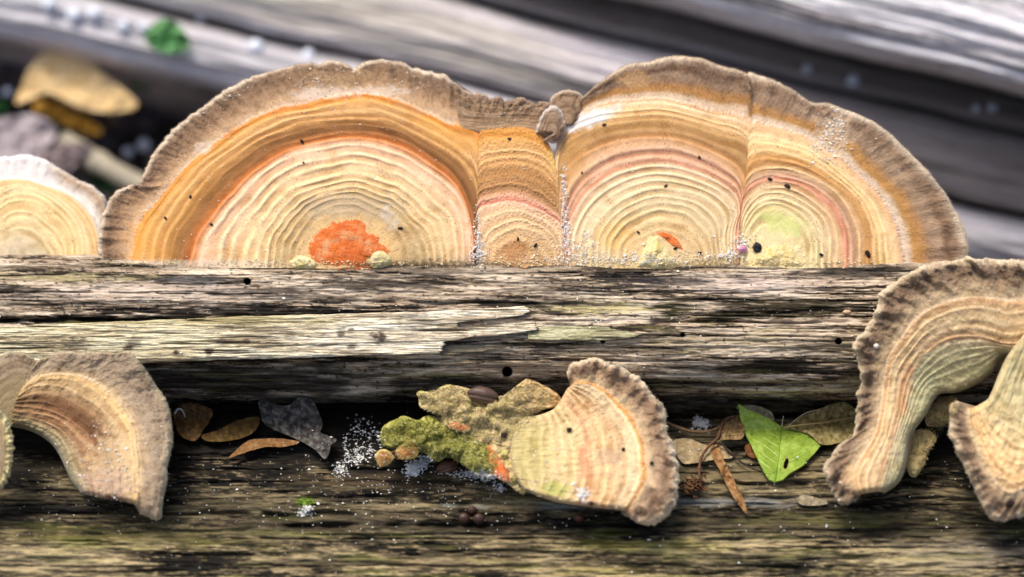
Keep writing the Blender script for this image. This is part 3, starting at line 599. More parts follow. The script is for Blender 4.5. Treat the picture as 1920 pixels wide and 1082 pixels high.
# rim frill over the narrow lobe and the small ear at the far end
FR = [(0, (156, 130, 104)), (.4, (156, 130, 104)), (.55, (142, 118, 94)), (.68, (156, 132, 106)), (.82, (134, 110, 88)), (.93, (150, 128, 106)), (1, (210, 194, 172))]
def ear(parent, name, cx, cy, pts, w, seed, stops=FR, th=0.14, wk=0.1, n=150, extra=None, streak=0.35, mid=0.55, rr=6, kk=0.22, big=1.1):
    P = np.array(pts, float); c0 = np.array([cx, cy]); P = c0 + (P - c0) * big
    q = lambda f: [tuple(c0 + (p - c0) * f) for p in P]
    l = lean(492, 0.0, kk)
    fan(name, parent, [q(0.001), q(mid), q(1.0)], [0, .55, 1], stops, n, 70, lambda x, y, t: l(x, y) + w + wk * (1 - t ** 2) - 0.0 * t, th=th, rr=rr, seed=seed, ridge=(.3, .95, 3.2, .012), rim=.35, edges='olr', crimp=(16, 3.0), streak=streak * 0.7, fold=0.04, lip=0.8, rimstep=0, extra=extra, finek=0, hair=n * 14)
fan('rim_frill', f1, [
    [(862, 246), (900, 252), (950, 252), (990, 254), (1020, 260), (1046, 270)],
    [(856, 205), (890, 212), (930, 215), (970, 214), (1005, 216), (1035, 228), (1052, 264)],
    [(846, 150), (868, 168), (884, 174), (905, 177), (922, 186), (934, 180), (948, 191), (958, 187), (975, 183), (992, 188), (1002, 197), (1012, 190), (1026, 192), (1036, 205), (1050, 208), (1060, 224), (1061, 250), (1050, 268)]],
    [0, .5, 1], [(0, (196, 164, 126)), (.18, (182, 152, 118)), (.4, (164, 138, 110)), (.6, (146, 122, 98)), (.75, (158, 134, 108)), (.9, (136, 112, 92)), (.97, (152, 130, 106)), (1, (206, 190, 168))], 300, 90,
    lambda x, y, t: lean(492, 0.0, 0.22)(x, y) + 0.05 + 0.06 * np.sin(np.clip(t, 0, 1) * 3.0), th=0.12, rr=9, seed=31, hair=5000, ridge=(.3, .9, 3, .012), rim=.25, edges='oilr', crimp=(13, 4.5), streak=0.40, fold=0.06, lip=0.8, rimstep=0, finek=0)
ear(f1, 'rim_frill', 1036, 250, [(1006, 250), (1014, 222), (1030, 204), (1048, 207), (1058, 222), (1060, 245), (1052, 262), (1036, 266), (1018, 262)], 0.15, 34,
    [(0, (158, 134, 110)), (.5, (150, 126, 104)), (.8, (160, 140, 120)), (.93, (200, 190, 180)), (1, (226, 220, 214))])
# rusty crust at the foot of the big fan
def crust(name, parent, pts, centre, w, h, colf, seed, n=160, m=50, mat='crumb', amp=0.05, kk=0.22, th=0.1, y0=492, follow=None):
    P = np.array(pts, float); c0 = np.array(centre, float)
    rings = [[tuple(c0 + (p - c0) * f) for p in P] for f in (0.03, 0.5, 1.0)]
    PX, PY, W0, SS, TT = loft(rings, [0, .5, 1], n, m, closed=True)
    a = SS * 2 * math.pi; j = 1 + 0.06 * fbm(np.cos(a) * 3, np.sin(a) * 3, 3, seed) * TT
    PX = c0[0] + (PX - c0[0]) * j; PY = c0[1] + (PY - c0[1]) * j
    l = zsm if follow is None else follow
    W = l(PX, PY) + w + h * (1 - TT ** 3) + amp * fbm(PX / 22.0, PY / 22.0, 2, seed + 1) * (1 - 0.7 * TT) + 0.18 * amp * fbm(PX / 5.0, PY / 5.0, 2, seed + 2)
    return solid(name, PX, PY, W, colf(PX, PY, TT), mat, parent, th, closed=True)
def rust(x, y, t):
    c = np.broadcast_to(rgb(212, 112, 54), x.shape + (3,))
    c = mix(c, rgb(226, 150, 98), 0.7 * ss(-0.1, 0.6, fbm(x / 22, y / 13, 4, 61)))
    c = mix(c, rgb(194, 84, 38), 0.5 * ss(0.0, 0.6, fbm(x / 20, y / 16, 3, 62)))
    c = mix(c, rgb(222, 186, 140), 0.7 * ss(0.86, 1.05, t + 0.35 * fbm(x / 12, y / 12, 3, 64)))
    c = mix(c, rgb(212, 172, 124), 0.7 * np.exp(-((np.hypot((x - 650) / 1.3, y - 478) - 36) / 7.0) ** 2) * ss(-0.4, 0.3, fbm(x / 12, y / 12, 3, 63)))
    return c
crust('rusty_crust', f1, [(566, 470), (572, 446), (590, 424), (620, 408), (652, 402), (682, 404), (696, 424), (722, 440), (742, 462), (746, 480), (730, 490), (700, 488), (694, 503), (640, 506), (592, 503), (572, 490)], (648, 466), -0.025, 0.05, rust, 65, 260, 80, amp=0.02)
def lemon(x, y, t):
    c = np.broadcast_to(rgb(222, 206, 158), x.shape + (3,)); return mix(c, rgb(196, 186, 116), ss(-0.1, 0.6, fbm(x / 14, y / 14, 4, 71)))
crust('pale_lump', f1, [(692, 490), (700, 474), (716, 470), (730, 480), (734, 494), (716, 502), (698, 501)], (714, 487), 0.0, 0.08, lemon, 66, 60, 18)
crust('pale_lump', f1, [(540, 490), (560, 478), (580, 482), (598, 494), (590, 503), (550, 503)], (568, 492), -0.02, 0.07, lemon, 67, 60, 18)

# right-hand big fan, two centres
BIG2 = [(0, (222, 192, 144)), (.2, (220, 190, 142)), (.3, (220, 198, 156)), (.42, (230, 206, 166)), (.50, (234, 202, 168)), (.520, (210, 150, 120)), (.535, (228, 184, 150)), (.560, (208, 156, 128)), (.575, (170, 132, 108)), (.59, (226, 186, 150)), (.63, (204, 156, 108)), (.66, (178, 138, 92)), (.71, (190, 150, 100)), (.76, (226, 186, 134)), (.80, (234, 200, 152)), (.83, (238, 208, 168)), (.838, (214, 172, 130)), (.85, (218, 192, 164)), (.872, (206, 180, 150)), (.885, (176, 132, 80)), (.905, (170, 126, 78)), (.925, (146, 120, 96)), (.95, (156, 132, 108)), (.965, (124, 98, 78)), (.98, (150, 128, 106)), (1, (202, 184, 158))]
f2 = thing('bracket_fungus', wp(1420, 492, 0.0), 'large cream and tan ringed twin fan with smooth brown rim and pale green spot', 'fungus')
l2 = lean(492, 0.02, 0.20)
def w2(x, y, t): return l2(x, y) + 0.14 * np.exp(-((x - 1245) / 190.0) ** 2) * (1 - t ** 2)
def ex2(c, x, y, s, t, W):
    c = patch(c, x, y, 1100, 225, 70, 16, (232, 232, 230), .8, 3, 0.5, ang=-0.35)
    c = patch(c, x, y, 1150, 440, 40, 34, (222, 178, 104), .5, 4, 0.6)
    c = patch(c, x, y, 1076, 300, 30, 60, (200, 150, 90), .5, 8, 0.5)
    c = patch(c, x, y, 1190, 150, 40, 20, (196, 156, 110), .6, 5, 0.5)
    c = mix(c, rgb(200, 178, 128), 0.3 * ss(450, 490, y))
    return c
fan('cap', f2, [
    [(1220, 504), (1232, 503), (1240, 502), (1250, 503), (1262, 504)],
    [(1140, 503), (1155, 450), (1190, 415), (1240, 402), (1290, 414), (1325, 448), (1338, 503)],
    [(1062, 500), (1056, 425), (1072, 378), (1101, 343), (1162, 306), (1235, 289), (1304, 303), (1357, 326), (1390, 358), (1386, 430), (1384, 503)],
    [(1048, 400), (1046, 330), (1052, 285), (1090, 262), (1160, 238), (1235, 228), (1304, 240), (1360, 258), (1403, 276), (1400, 320), (1391, 365)],
    [(1040, 300), (1048, 262), (1064, 238), (1093, 211), (1174, 192), (1235, 183), (1292, 195), (1349, 215), (1408, 230), (1407, 260)],
    [(1058, 252), (1066, 225), (1085, 190), (1105, 172), (1121, 157), (1154, 133), (1186, 119), (1215, 117), (1239, 109), (1272, 105), (1316, 110), (1349, 123), (1400, 138), (1414, 170)]],
    [0, .25, .545, .70, .84, 1], BIG2, 560, 300, w2, th=0.17, rr=8, seed=41, hair=18000, lip=0.9, ridge=(.14, .83, 17, .020), finek=0.35, rim=.845, groove='r', gdepth=0.05, edges='o', crimp=(40, 2.0), extra=ex2, fold=0.035, streak=0.30)
BIG2B = [(0, (226, 206, 158)), (.12, (226, 208, 160)), (.22, (222, 206, 158)), (.30, (224, 202, 158)), (.38, (224, 194, 152)), (.44, (220, 178, 140)), (.47, (206, 138, 112)), (.49, (226, 178, 148)), (.52, (186, 150, 122)), (.56, (222, 186, 142)), (.60, (190, 142, 88)), (.64, (206, 160, 104)), (.68, (230, 194, 142)), (.74, (236, 204, 150)), (.80, (238, 210, 164)), (.838, (222, 176, 130)), (.85, (222, 200, 176)), (.872, (210, 186, 158)), (.885, (184, 138, 80)), (.905, (178, 134, 84)), (.925, (156, 130, 104)), (.95, (166, 142, 116)), (.97, (140, 114, 90)), (.982, (156, 134, 110)), (1, (206, 190, 164))]
def w2b(x, y, t): return l2(x, y) + 0.0 + 0.12 * np.exp(-((x - 1500) / 170.0) ** 2) * (1 - t ** 2)
def ex2b(c, x, y, s, t, W):
    c = patch(c, x, y, 1465, 418, 46, 22, (196, 206, 124), .65, 3, 0.55, ang=0.35)
    c = patch(c, x, y, 1560, 255, 40, 50, (214, 186, 154), .6, 4, 0.6)
    c = patch(c, x, y, 1470, 190, 60, 30, (140, 116, 96), .4, 5, 0.6)
    return c
fan('cap', f2, [
    [(1440, 504), (1452, 503), (1460, 502), (1470, 503), (1482, 504)],
    [(1388, 503), (1396, 440), (1421, 400), (1458, 388), (1503, 413), (1523, 446), (1526, 503)],
    [(1387, 440), (1391, 372), (1420, 342), (1454, 334), (1503, 345), (1543, 373), (1572, 405), (1584, 446), (1586, 503)],
    [(1396, 360), (1400, 325), (1425, 306), (1452, 302), (1503, 310), (1551, 340), (1592, 373), (1616, 417), (1622, 460), (1622, 503)],
    [(1405, 280), (1406, 232), (1440, 240), (1503, 256), (1551, 284), (1604, 325), (1645, 366), (1669, 407), (1685, 446), (1690, 503)],
    [(1398, 180), (1402, 138), (1425, 142), (1462, 155), (1490, 171), (1523, 192), (1555, 194), (1584, 206), (1633, 226), (1673, 255), (1714, 295), (1755, 340), (1783, 381), (1807, 425), (1815, 455), (1812, 482), (1800, 503)]],
    [0, .22, .47, .60, .84, 1], BIG2B, 560, 260, w2b, th=0.17, rr=8, seed=51, hair=18000, lip=0.9, ridge=(.14, .83, 13, .018), finek=0.35, rim=.845, groove='l', gdepth=0.05, edges='o', crimp=(30, 2.2), extra=ex2b, fold=0.035, streak=0.30)
ear(f2, 'rim_frill', 1062, 236, [(1036, 238), (1032, 205), (1040, 184), (1060, 176), (1080, 178), (1092, 190), (1090, 212), (1076, 238)], 0.04, 53)
def cream(x, y, t):
    c = np.broadcast_to(rgb(224, 204, 150), x.shape + (3,)); return mix(c, rgb(204, 184, 112), ss(-0.1, 0.6, fbm(x / 14, y / 14, 4, 72)))
crust('pale_lump', f2, [(1196, 490), (1206, 462), (1214, 444), (1232, 440), (1244, 456), (1258, 470), (1266, 488), (1262, 503), (1200, 503)], (1230, 478), -0.02, 0.08, cream, 55, 90, 30)
crust('rusty_crust', f2, [(1230, 437), (1242, 433), (1262, 442), (1276, 456), (1282, 468), (1270, 466), (1256, 458), (1244, 446)], (1256, 449), -0.01, 0.03, rust, 56, 70, 18)
crust('pale_lump', f2, [(1400, 490), (1420, 462), (1444, 452), (1476, 456), (1500, 472), (1510, 490), (1505, 503), (1404, 503)], (1455, 480), -0.04, 0.08, cream, 57, 100, 30)

# small fan behind, at the crest's left end
f3 = thing('bracket_fungus', wp(30, 482, -0.9), 'small pale fan with white rim on the crest beside the big orange fan', 'fungus')
SM = [(0, (196, 186, 160)), (.15, (200, 186, 156)), (.3, (226, 204, 158)), (.45, (230, 202, 150)), (.6, (232, 208, 162)), (.75, (224, 190, 138)), (.8, (228, 206, 176)), (.82, (232, 230, 226)), (.88, (214, 202, 188)), (.94, (176, 152, 126)), (.98, (196, 178, 156)), (1, (236, 232, 226))]
l3 = lean(482, -0.95, 0.25)
def ex3(c, x, y, s, t, W):
    return mix(c, rgb(232, 230, 228), 0.75 * ss(.82, .9, t) * (1 - ss(70, 130, x)))
fan('cap', f3, [
    [(10, 496), (22, 495), (30, 494), (38, 495), (50, 496)],
    [(-90, 494), (-70, 420), (-20, 372), (40, 352), (90, 366), (130, 396), (156, 440), (162, 494)],
    [(-140, 494), (-120, 410), (-60, 350), (0, 336), (42, 334), (88, 348), (123, 360), (150, 378), (176, 410), (188, 450), (190, 494)],
    [(-170, 494), (-150, 390), (-80, 318), (-20, 297), (30, 292), (60, 291), (88, 302), (116, 319), (148, 337), (176, 351), (196, 369), (202, 400), (198, 440), (194, 494)]],
    [0, .6, .81, 1], SM, 300, 160, lambda x, y, t: l3(x, y) + 0.12 * (1 - t * t), th=0.15, rr=8, seed=61, hair=5000, ridge=(.2, .78, 9, .014), rim=.81, crimp=(22, 2.5), extra=ex3)

# lower fungi in front of the groove
def lowplane(off, k=1.0): return lambda x, y: wlow(y) * k + off
f4 = thing('bracket_fungus', wp(90, 930, 1.4), 'drooping tan fan with dark brown inner band and smooth grey rim on the dark log', 'fungus')
LL = [(0, (140, 134, 106)), (.10, (164, 152, 116)), (.2, (166, 140, 100)), (.28, (150, 108, 70)), (.34, (176, 134, 90)), (.40, (146, 102, 64)), (.47, (108, 72, 44)), (.54, (136, 98, 62)), (.62, (184, 154, 110)), (.70, (206, 172, 118)), (.745, (224, 182, 116)), (.77, (214, 184, 136)), (.80, (186, 158, 120)), (.83, (172, 150, 122)), (.90, (160, 140, 114)), (.95, (152, 132, 108)), (.98, (172, 154, 124)), (1, (206, 194, 156))]
def w4(x, y, t): return 0.75 + 0.85 * ss(700, 960, y) + 0.28 * np.sin(np.clip(t, 0, 1) * math.pi * 0.75)
def ex4(c, x, y, s, t, W):
    c = patch(c, x, y, 215, 870, 60, 70, (206, 176, 130), .6, 3, 0.6)
    c = patch(c, x, y, 200, 905, 60, 30, (190, 160, 140), .5, 4, 0.6)
    c = mix(c, rgb(164, 138, 92), 0.25 * (1 - ss(40, 110, x)))
    return c
fan('cap', f4, [
    [(20, 800), (50, 806), (80, 820), (104, 842), (120, 872), (134, 902), (152, 926)],
    [(26, 765), (60, 770), (100, 780), (140, 805), (168, 845), (184, 890), (190, 934)],
    [(38, 733), (64, 710), (107, 704), (149, 709), (184, 728), (213, 753), (239, 788), (252, 826), (256, 876), (256, 918), (256, 948)],
    [(60, 690), (75, 672), (90, 665), (115, 657), (171, 658), (222, 657), (250, 656), (258, 666), (269, 684), (290, 718), (312, 752), (322, 791), (323, 833), (314, 876), (314, 902), (306, 936), (299, 974), (262, 962)]],
    [0, .35, .75, 1], LL, 420, 190, w4, th=0.26, rr=13, seed=71, rough=0.020, hair=9000, mute=0.2, finek=0.5, ridge=(.05, .72, 8, .020), rim=.77, edges='oir', crimp=(60, 2.0), extra=ex4, fold=0.06, streak=0.30, rimstep=0.02)
fan('side_lobe', f4, [
    [(20, 800), (30, 790), (40, 788), (50, 790)],
    [(-30, 780), (-10, 725), (30, 700), (64, 708), (72, 730)],
    [(-60, 770), (-40, 700), (-10, 668), (15, 656), (36, 654), (56, 660), (68, 674), (74, 700)]],
    [0, .6, 1], [(0, (140, 124, 80)), (.5, (156, 138, 98)), (.75, (150, 128, 100)), (.95, (160, 142, 112)), (1, (204, 192, 156))], 160, 90, lambda x, y, t: 0.9 + 0.15 * (1 - t), th=0.2, rr=10, seed=75, mute=0.3, ridge=(.3, .9, 2, .01), rim=.5, crimp=(30, 2), fold=0.04, streak=0.2, rimstep=0)
# knobbly margin at the very left
f5 = thing('bracket_fungus', wp(-20, 900, 1.6), 'sliver of a pale fungus with a knobbly yellowish margin beside the drooping fan', 'fungus')
fan('cap', f5, [
    [(-120, 850), (-115, 860), (-110, 870)],
    [(-60, 760), (-10, 790), (0, 840), (-8, 890), (-50, 940)],
    [(-70, 730), (0, 768), (20, 800), (25, 840), (20, 885), (0, 920), (-60, 970)]],
    [0, .7, 1], [(0, (170, 150, 120)), (.6, (182, 158, 130)), (.75, (196, 172, 140)), (.85, (206, 192, 140)), (1, (216, 208, 160))], 240, 80, lambda x, y, t: 1.75 + 0.2 * (1 - t), th=0.2, rr=7, seed=79, ridge=(.3, .9, 3, .01), rim=.8, crimp=(8, 5.0), fold=0.10, streak=0.2, rimstep=0)

# centre lower fungus with its crumbling green stub
f6 = thing('bracket_fungus', wp(960, 900, 0.9), 'half fan with orange line and wavy rim, its old stub crumbling and mossy green', 'fungus')
CF = [(0, (178, 160, 112)), (.1, (190, 172, 122)), (.25, (208, 184, 138)), (.35, (204, 184, 134)), (.42, (214, 180, 134)), (.46, (216, 170, 128)), (.5, (208, 174, 128)), (.55, (224, 186, 136)), (.62, (200, 168, 126)), (.70, (216, 190, 148)), (.745, (228, 200, 158)), (.765, (222, 154, 70)), (.785, (214, 166, 100)), (.80, (196, 170, 132)), (.86, (168, 140, 108)), (.92, (132, 106, 82)), (.955, (164, 140, 112)), (.985, (206, 188, 158)), (1, (222, 208, 180))]
def w6(x, y, t): return 0.95 + 1.05 * ss(720, 990, y) + 0.20 * np.sin(np.clip(t, 0, 1) * math.pi * 0.8)
def ex6(c, x, y, s, t, W):
    c = patch(c, x, y, 1000, 850, 50, 70, (176, 172, 100), .38, 3, 0.6)
    c = patch(c, x, y, 1040, 915, 30, 18, (150, 160, 60), .7, 4, 0.6)
    c = patch(c, x, y, 1095, 870, 10, 30, (212, 120, 84), .6, 5, 0.6)
    c = patch(c, x, y, 1145, 855, 24, 18, (160, 138, 120), .5, 6, 0.6)
    c = patch(c, x, y, 1235, 925, 30, 20, (146, 118, 92), .5, 7, 0.7)
    c = patch(c, x, y, 1205, 745, 36, 22, (130, 104, 82), .5, 8, 0.7, ang=0.6)
    return c
fan('cap', f6, [
    [(972, 788), (960, 815), (955, 850), (962, 888), (982, 920)],
    [(1036, 768), (1056, 800), (1062, 850), (1056, 895), (1046, 942)],
    [(1064, 728), (1096, 760), (1124, 800), (1138, 850), (1135, 905), (1122, 952)],
    [(1070, 722), (1090, 716), (1121, 727), (1149, 748), (1176, 778), (1193, 812), (1204, 846), (1206, 881), (1198, 915), (1184, 943), (1170, 958)],
    [(1066, 712), (1063, 696), (1073, 681), (1097, 676), (1128, 674), (1156, 685), (1190, 702), (1217, 729), (1238, 757), (1248, 784), (1250, 812), (1264, 836), (1272, 874), (1272, 908), (1269, 939), (1252, 967), (1228, 985), (1207, 984), (1187, 973), (1166, 960)]],
    [0, .3, .55, .765, 1], CF, 420, 210, w6, th=0.26, rr=12, seed=81, rough=0.020, hair=9000, mute=0.12, finek=0.5, ridge=(.02, .75, 11, .022), rim=.775, edges='oilr', crimp=(34, 7.0), extra=ex6, fold=0.14, streak=0.42, rimstep=0.02)
def stubcol(x, y, t):
    c = np.broadcast_to(rgb(198, 178, 130), x.shape + (3,))
    c = mix(c, rgb(184, 174, 100), 0.7 * ss(-0.1, 0.5, fbm(x / 24, y / 24, 4, 83)))
    c = mix(c, rgb(214, 198, 152), 0.8 * ss(0.1, 0.5, fbm(x / 14, y / 14, 4, 84)))
    c = mix(c, rgb(206, 164, 112), 0.6 * ss(950, 1000, x) * (1 - ss(750, 775, y)))
    c = mix(c, rgb(130, 114, 74), 0.5 * ss(0.25, 0.6, fbm(x / 9, y / 9, 3, 85)))
    return c
fl6 = lambda x, y: 0.75 + 1.0 * ss(720, 990, y)
crust('stub', f6, [(779, 737), (786, 732), (800, 734), (814, 733), (828, 724), (846, 721), (874, 727), (900, 738), (936, 742), (962, 738), (974, 722), (984, 712), (1002, 713), (1022, 724), (1042, 738), (1046, 760), (1000, 775), (978, 800), (972, 830), (960, 850), (930, 832), (905, 830), (880, 816), (858, 800), (836, 798), (828, 780), (812, 772), (796, 768), (784, 760), (782, 748)], (905, 772), 0.02, 0.18, stubcol, 86, 300, 70, amp=0.18, follow=fl6, th=0.3)
crust('stub', f6, [(846, 802), (880, 786), (930, 786), (985, 796), (1004, 850), (998, 905), (980, 926), (952, 908), (925, 890), (890, 862), (860, 830)], (930, 850), -0.06, 0.16, lambda x, y, t: mix(stubcol(x, y, t), rgb(160, 160, 76), 0.6 * ss(-0.2, 0.4, fbm(x / 18, y / 18, 3, 97)) * ss(800, 840, y)), 96, 200, 50, amp=0.16, follow=fl6, th=0.3)
def mosscol(x, y, t):
    c = np.broadcast_to(rgb(150, 150, 70), x.shape + (3,))
    c = mix(c, rgb(192, 186, 108), ss(-0.1, 0.5, fbm(x / 16, y / 9, 4, 87)))
    c = mix(c, rgb(84, 84, 26), 0.8 * ss(0.05, 0.5, fbm(x / 7, y / 7, 3, 88)))
    return c
crust('mossy_growth', f6, [(710, 832), (716, 806), (734, 790), (760, 780), (784, 788), (806, 778), (840, 792), (880, 806), (915, 826), (938, 850), (930, 884), (912, 890), (890, 872), (868, 872), (846, 852), (820, 866), (796, 850), (770, 846), (752, 832), (736, 842)], (812, 826), -0.10, 0.20, mosscol, 89, 240, 60, amp=0.24, follow=fl6, th=0.3)
crust('mossy_growth', f6, [(862, 838), (886, 826), (914, 832), (928, 860), (932, 892), (912, 896), (884, 884), (866, 864)], (898, 862), 0.02, 0.18, mosscol, 98, 100, 30, amp=0.2, follow=fl6, th=0.3)
def ochre(x, y, t): return mix(np.broadcast_to(rgb(196, 142, 84), x.shape + (3,)), rgb(206, 190, 116), ss(.45, .95, t + 0.4 * fbm(x / 6, y / 6, 3, 91)))
crust('orange_knob', f6, [(704, 858), (708, 846), (720, 842), (732, 848), (738, 858), (730, 870), (714, 874)], (721, 858), 0.0, 0.09, ochre, 92, 60, 20, amp=0.08, follow=fl6, th=0.2)
crust('orange_knob', f6, [(742, 846), (752, 834), (770, 828), (784, 838), (782, 856), (764, 862), (748, 858)], (764, 846), 0.0, 0.09, ochre, 93, 60, 20, amp=0.08, follow=fl6, th=0.2)
crust('rusty_crust', f6, [(914, 836), (924, 842), (938, 860), (952, 882), (954, 902), (938, 900), (922, 886), (912, 862)], (933, 870), 0.10, 0.12, rust, 94, 70, 20, amp=0.06, follow=fl6, th=0.2)
crust('rusty_crust', f6, [(842, 796), (856, 792), (876, 798), (880, 806), (864, 808), (846, 804)], (860, 800), 0.16, 0.06, rust, 95, 50, 14, amp=0.05, follow=fl6, th=0.2)

# right lower fungus, big curved band
f7 = thing('bracket_fungus', wp(1740, 900, 1.0), 'curved tan fan with grey frilled rim reaching from the crest down to the lower log', 'fungus')
RF = [(0, (164, 156, 112)), (.10, (178, 172, 128)), (.24, (196, 186, 144)), (.36, (204, 186, 144)), (.40, (202, 160, 114)), (.44, (208, 176, 130)), (.52, (212, 184, 138)), (.60, (222, 190, 140)), (.655, (220, 172, 120)), (.675, (206, 178, 138)), (.74, (184, 160, 122)), (.80, (160, 134, 102)), (.87, (118, 96, 74)), (.92, (124, 102, 80)), (.955, (168, 146, 116)), (.985, (196, 178, 146)), (1, (214, 200, 168))]
def w7(x, y, t): return 1.15 + 0.75 * ss(700, 960, y) + 0.22 * np.sin(np.clip(t, 0, 1) * math.pi * 0.8)
def ex7(c, x, y, s, t, W):
    c = patch(c, x, y, 1800, 690, 90, 40, (160, 156, 112), .6, 3, 0.5)
    c = patch(c, x, y, 1735, 740, 30, 70, (186, 186, 136), .5, 4, 0.5)
    c = patch(c, x, y, 1695, 730, 16, 60, (214, 156, 100), .5, 5, 0.6, ang=0.15)
    c = patch(c, x, y, 1606, 895, 30, 30, (208, 166, 116), .5, 6, 0.6)
    return c
fan('cap', f7, [
    [(1960, 690), (1884, 668), (1862, 700), (1830, 722), (1790, 738), (1762, 736), (1750, 752), (1738, 775), (1722, 798), (1706, 820), (1702, 850), (1698, 880), (1684, 908), (1660, 924)],
    [(1960, 640), (1890, 645), (1840, 632), (1790, 630), (1745, 650), (1718, 678), (1700, 710), (1692, 750), (1684, 790), (1668, 840), (1652, 890), (1644, 922)],
    [(1960, 565), (1890, 568), (1845, 561), (1790, 566), (1745, 582), (1712, 604), (1690, 640), (1668, 668), (1660, 720), (1654, 770), (1640, 820), (1612, 862), (1598, 900), (1612, 928)],
    [(1960, 488), (1920, 490), (1870, 487), (1820, 485), (1765, 490), (1720, 502), (1685, 522), (1655, 547), (1640, 575), (1635, 600), (1615, 625), (1602, 645), (1604, 665), (1610, 695), (1612, 725), (1605, 740), (1607, 760), (1602, 790), (1597, 820), (1575, 832), (1557, 855), (1545, 875), (1552, 905), (1560, 925), (1575, 947), (1592, 944), (1612, 932)]],
    [0, .40, .66, 1], RF, 620, 200, w7, th=0.27, rr=13, seed=101, rough=0.020, hair=12000, mute=0.18, finek=0.5, ridge=(.03, .65, 10, .015), rim=.67, edges='oir', crimp=(30, 8.0), extra=ex7, fold=0.17, streak=0.45, rimstep=0.015)
fl7 = lambda x, y: 0.55 + 0.8 * ss(720, 960, y)
crust('pale_lump', f7, [(1738, 770), (1762, 748), (1790, 742), (1796, 762), (1782, 790), (1756, 800), (1736, 796)], (1766, 772), 0.05, 0.15, stubcol, 103, 90, 26, amp=0.12, follow=fl7, th=0.3)
crust('pale_lump', f7, [(1702, 840), (1712, 810), (1740, 806), (1756, 822), (1740, 848), (1728, 880), (1714, 896), (1700, 880)], (1726, 846), 0.05, 0.18, stubcol, 104, 100, 26, amp=0.12, follow=fl7, th=0.3)

# right edge fungus with a neck
f8 = thing('bracket_fungus', wp(1900, 940, 1.5), 'cream fan with a greenish neck and grey crinkled rim beside the long curved fan', 'fungus')
EF = [(0, (196, 168, 116)), (.2, (190, 180, 132)), (.4, (204, 188, 140)), (.5, (216, 190, 138)), (.62, (226, 192, 136)), (.72, (220, 180, 124)), (.80, (206, 182, 142)), (.86, (152, 126, 98)), (.92, (124, 102, 80)), (.96, (172, 150, 120)), (1, (216, 200, 170))]
fan('cap', f8, [
    [(1936, 606), (1950, 596), (1975, 590), (2010, 590)],
    [(1886, 672), (1908, 684), (1940, 690), (2020, 700)],
    [(1850, 750), (1862, 770), (1890, 792), (1930, 806), (2030, 800)],
    [(1816, 765), (1818, 800), (1832, 842), (1858, 892), (1890, 926), (1935, 915), (2060, 880)],
    [(1796, 752), (1786, 758), (1780, 782), (1782, 820), (1800, 860), (1820, 900), (1840, 945), (1865, 977), (1900, 972), (1960, 955), (2080, 920)]],
    [0, .2, .42, .80, 1], EF, 360, 190, lambda x, y, t: 1.62 + 0.55 * ss(700, 970, y) + 0.15 * np.sin(t * 3), th=0.26, rr=13, seed=111, rough=0.03, hair=8000, mute=0.15, finek=0.5, ridge=(.30, .79, 8, .015), rim=.80, edges='olr', crimp=(24, 5.0), fold=0.11, streak=0.45, rimstep=0.015)

# ------------------------------------------------------------------ leaf litter on the lower log
def flake(name, label, cat, pts, lift, color, color2, seed, centre=None, curl=0.06, mat='dry', follow=None, th=0.025, group=None, tilt=(0, 0), n=220, m=44, spots=0.6, scale=12.0):
    P = np.array(pts, float); c0 = P.mean(0) if centre is None else np.array(centre, float)
    rings = [[tuple(c0 + (p - c0) * f) for p in P] for f in (0.04, 0.55, 1.0)]
    PX, PY, _, SS, TT = loft(rings, [0, .55, 1], n, m, closed=True)
    size = np.ptp(P[:, 0]) + np.ptp(P[:, 1])
    jag = 0.008 * size * fbm(SS * 22 + seed, TT * 0, 3, seed) * ss(.6, 1, TT); PX = PX + jag; PY = PY + jag * 0.6
    l = (lambda x, y: np.maximum(wlow(y), -0.3)) if follow is None else follow
    W = l(PX, PY) + lift + tilt[0] * (PX - c0[0]) * S + tilt[1] * (PY - c0[1]) * S + 2.2 * curl * (((PX - c0[0]) ** 2 + (PY - c0[1]) ** 2) / size ** 2) + 1.2 * curl * fbm(PX / (size * 0.13), PY / (size * 0.13), 3, seed + 1) + 0.010 * fbm(PX / 11, PY / 11, 2, seed + 2)
    c = mix(np.broadcast_to(rgb(*color), PX.shape + (3,)), rgb(*color2), ss(-0.2, 0.5, fbm(PX / scale, PY / scale, 4, seed + 3)))
    c = c * (0.72 if follow is None else 1.0)
    c = mix(c, c * 0.4, spots * ss(0.1, 0.5, fbm(PX / scale * 1.7, PY / scale * 1.7, 3, seed + 4)))
    o = solid(name, PX, PY, W, c, mat, None, th, closed=True, shrink=0.99)
    return tag(o, label, cat, group)

flake('dry_leaf', 'crumpled charcoal grey leaf scrap standing in the groove', 'leaf', [(485, 754), (498, 749), (521, 759), (542, 759), (560, 746), (584, 749), (597, 772), (605, 795), (602, 811), (620, 819), (631, 824), (620, 837), (610, 861), (589, 842), (563, 827), (534, 814), (508, 803), (493, 790)], 0.34, (70, 66, 64), (128, 124, 118), 301, (556, 795), 0.14, spots=0.5)
flake('dry_leaf', 'thin curved orange brown leaf blade below the grey leaf scrap', 'leaf', [(430, 858), (446, 841), (469, 825), (503, 822), (534, 823), (562, 829), (532, 838), (498, 838), (467, 846)], 0.22, (146, 104, 60), (172, 130, 84), 302, (495, 832), 0.05)
flake('dry_leaf', 'dark brown leaf scrap beside the drooping fan rim', 'leaf', [(326, 772), (352, 757), (396, 767), (394, 788), (380, 808), (365, 827), (336, 814)], 0.30, (92, 68, 36), (124, 92, 46), 303, None, 0.05)
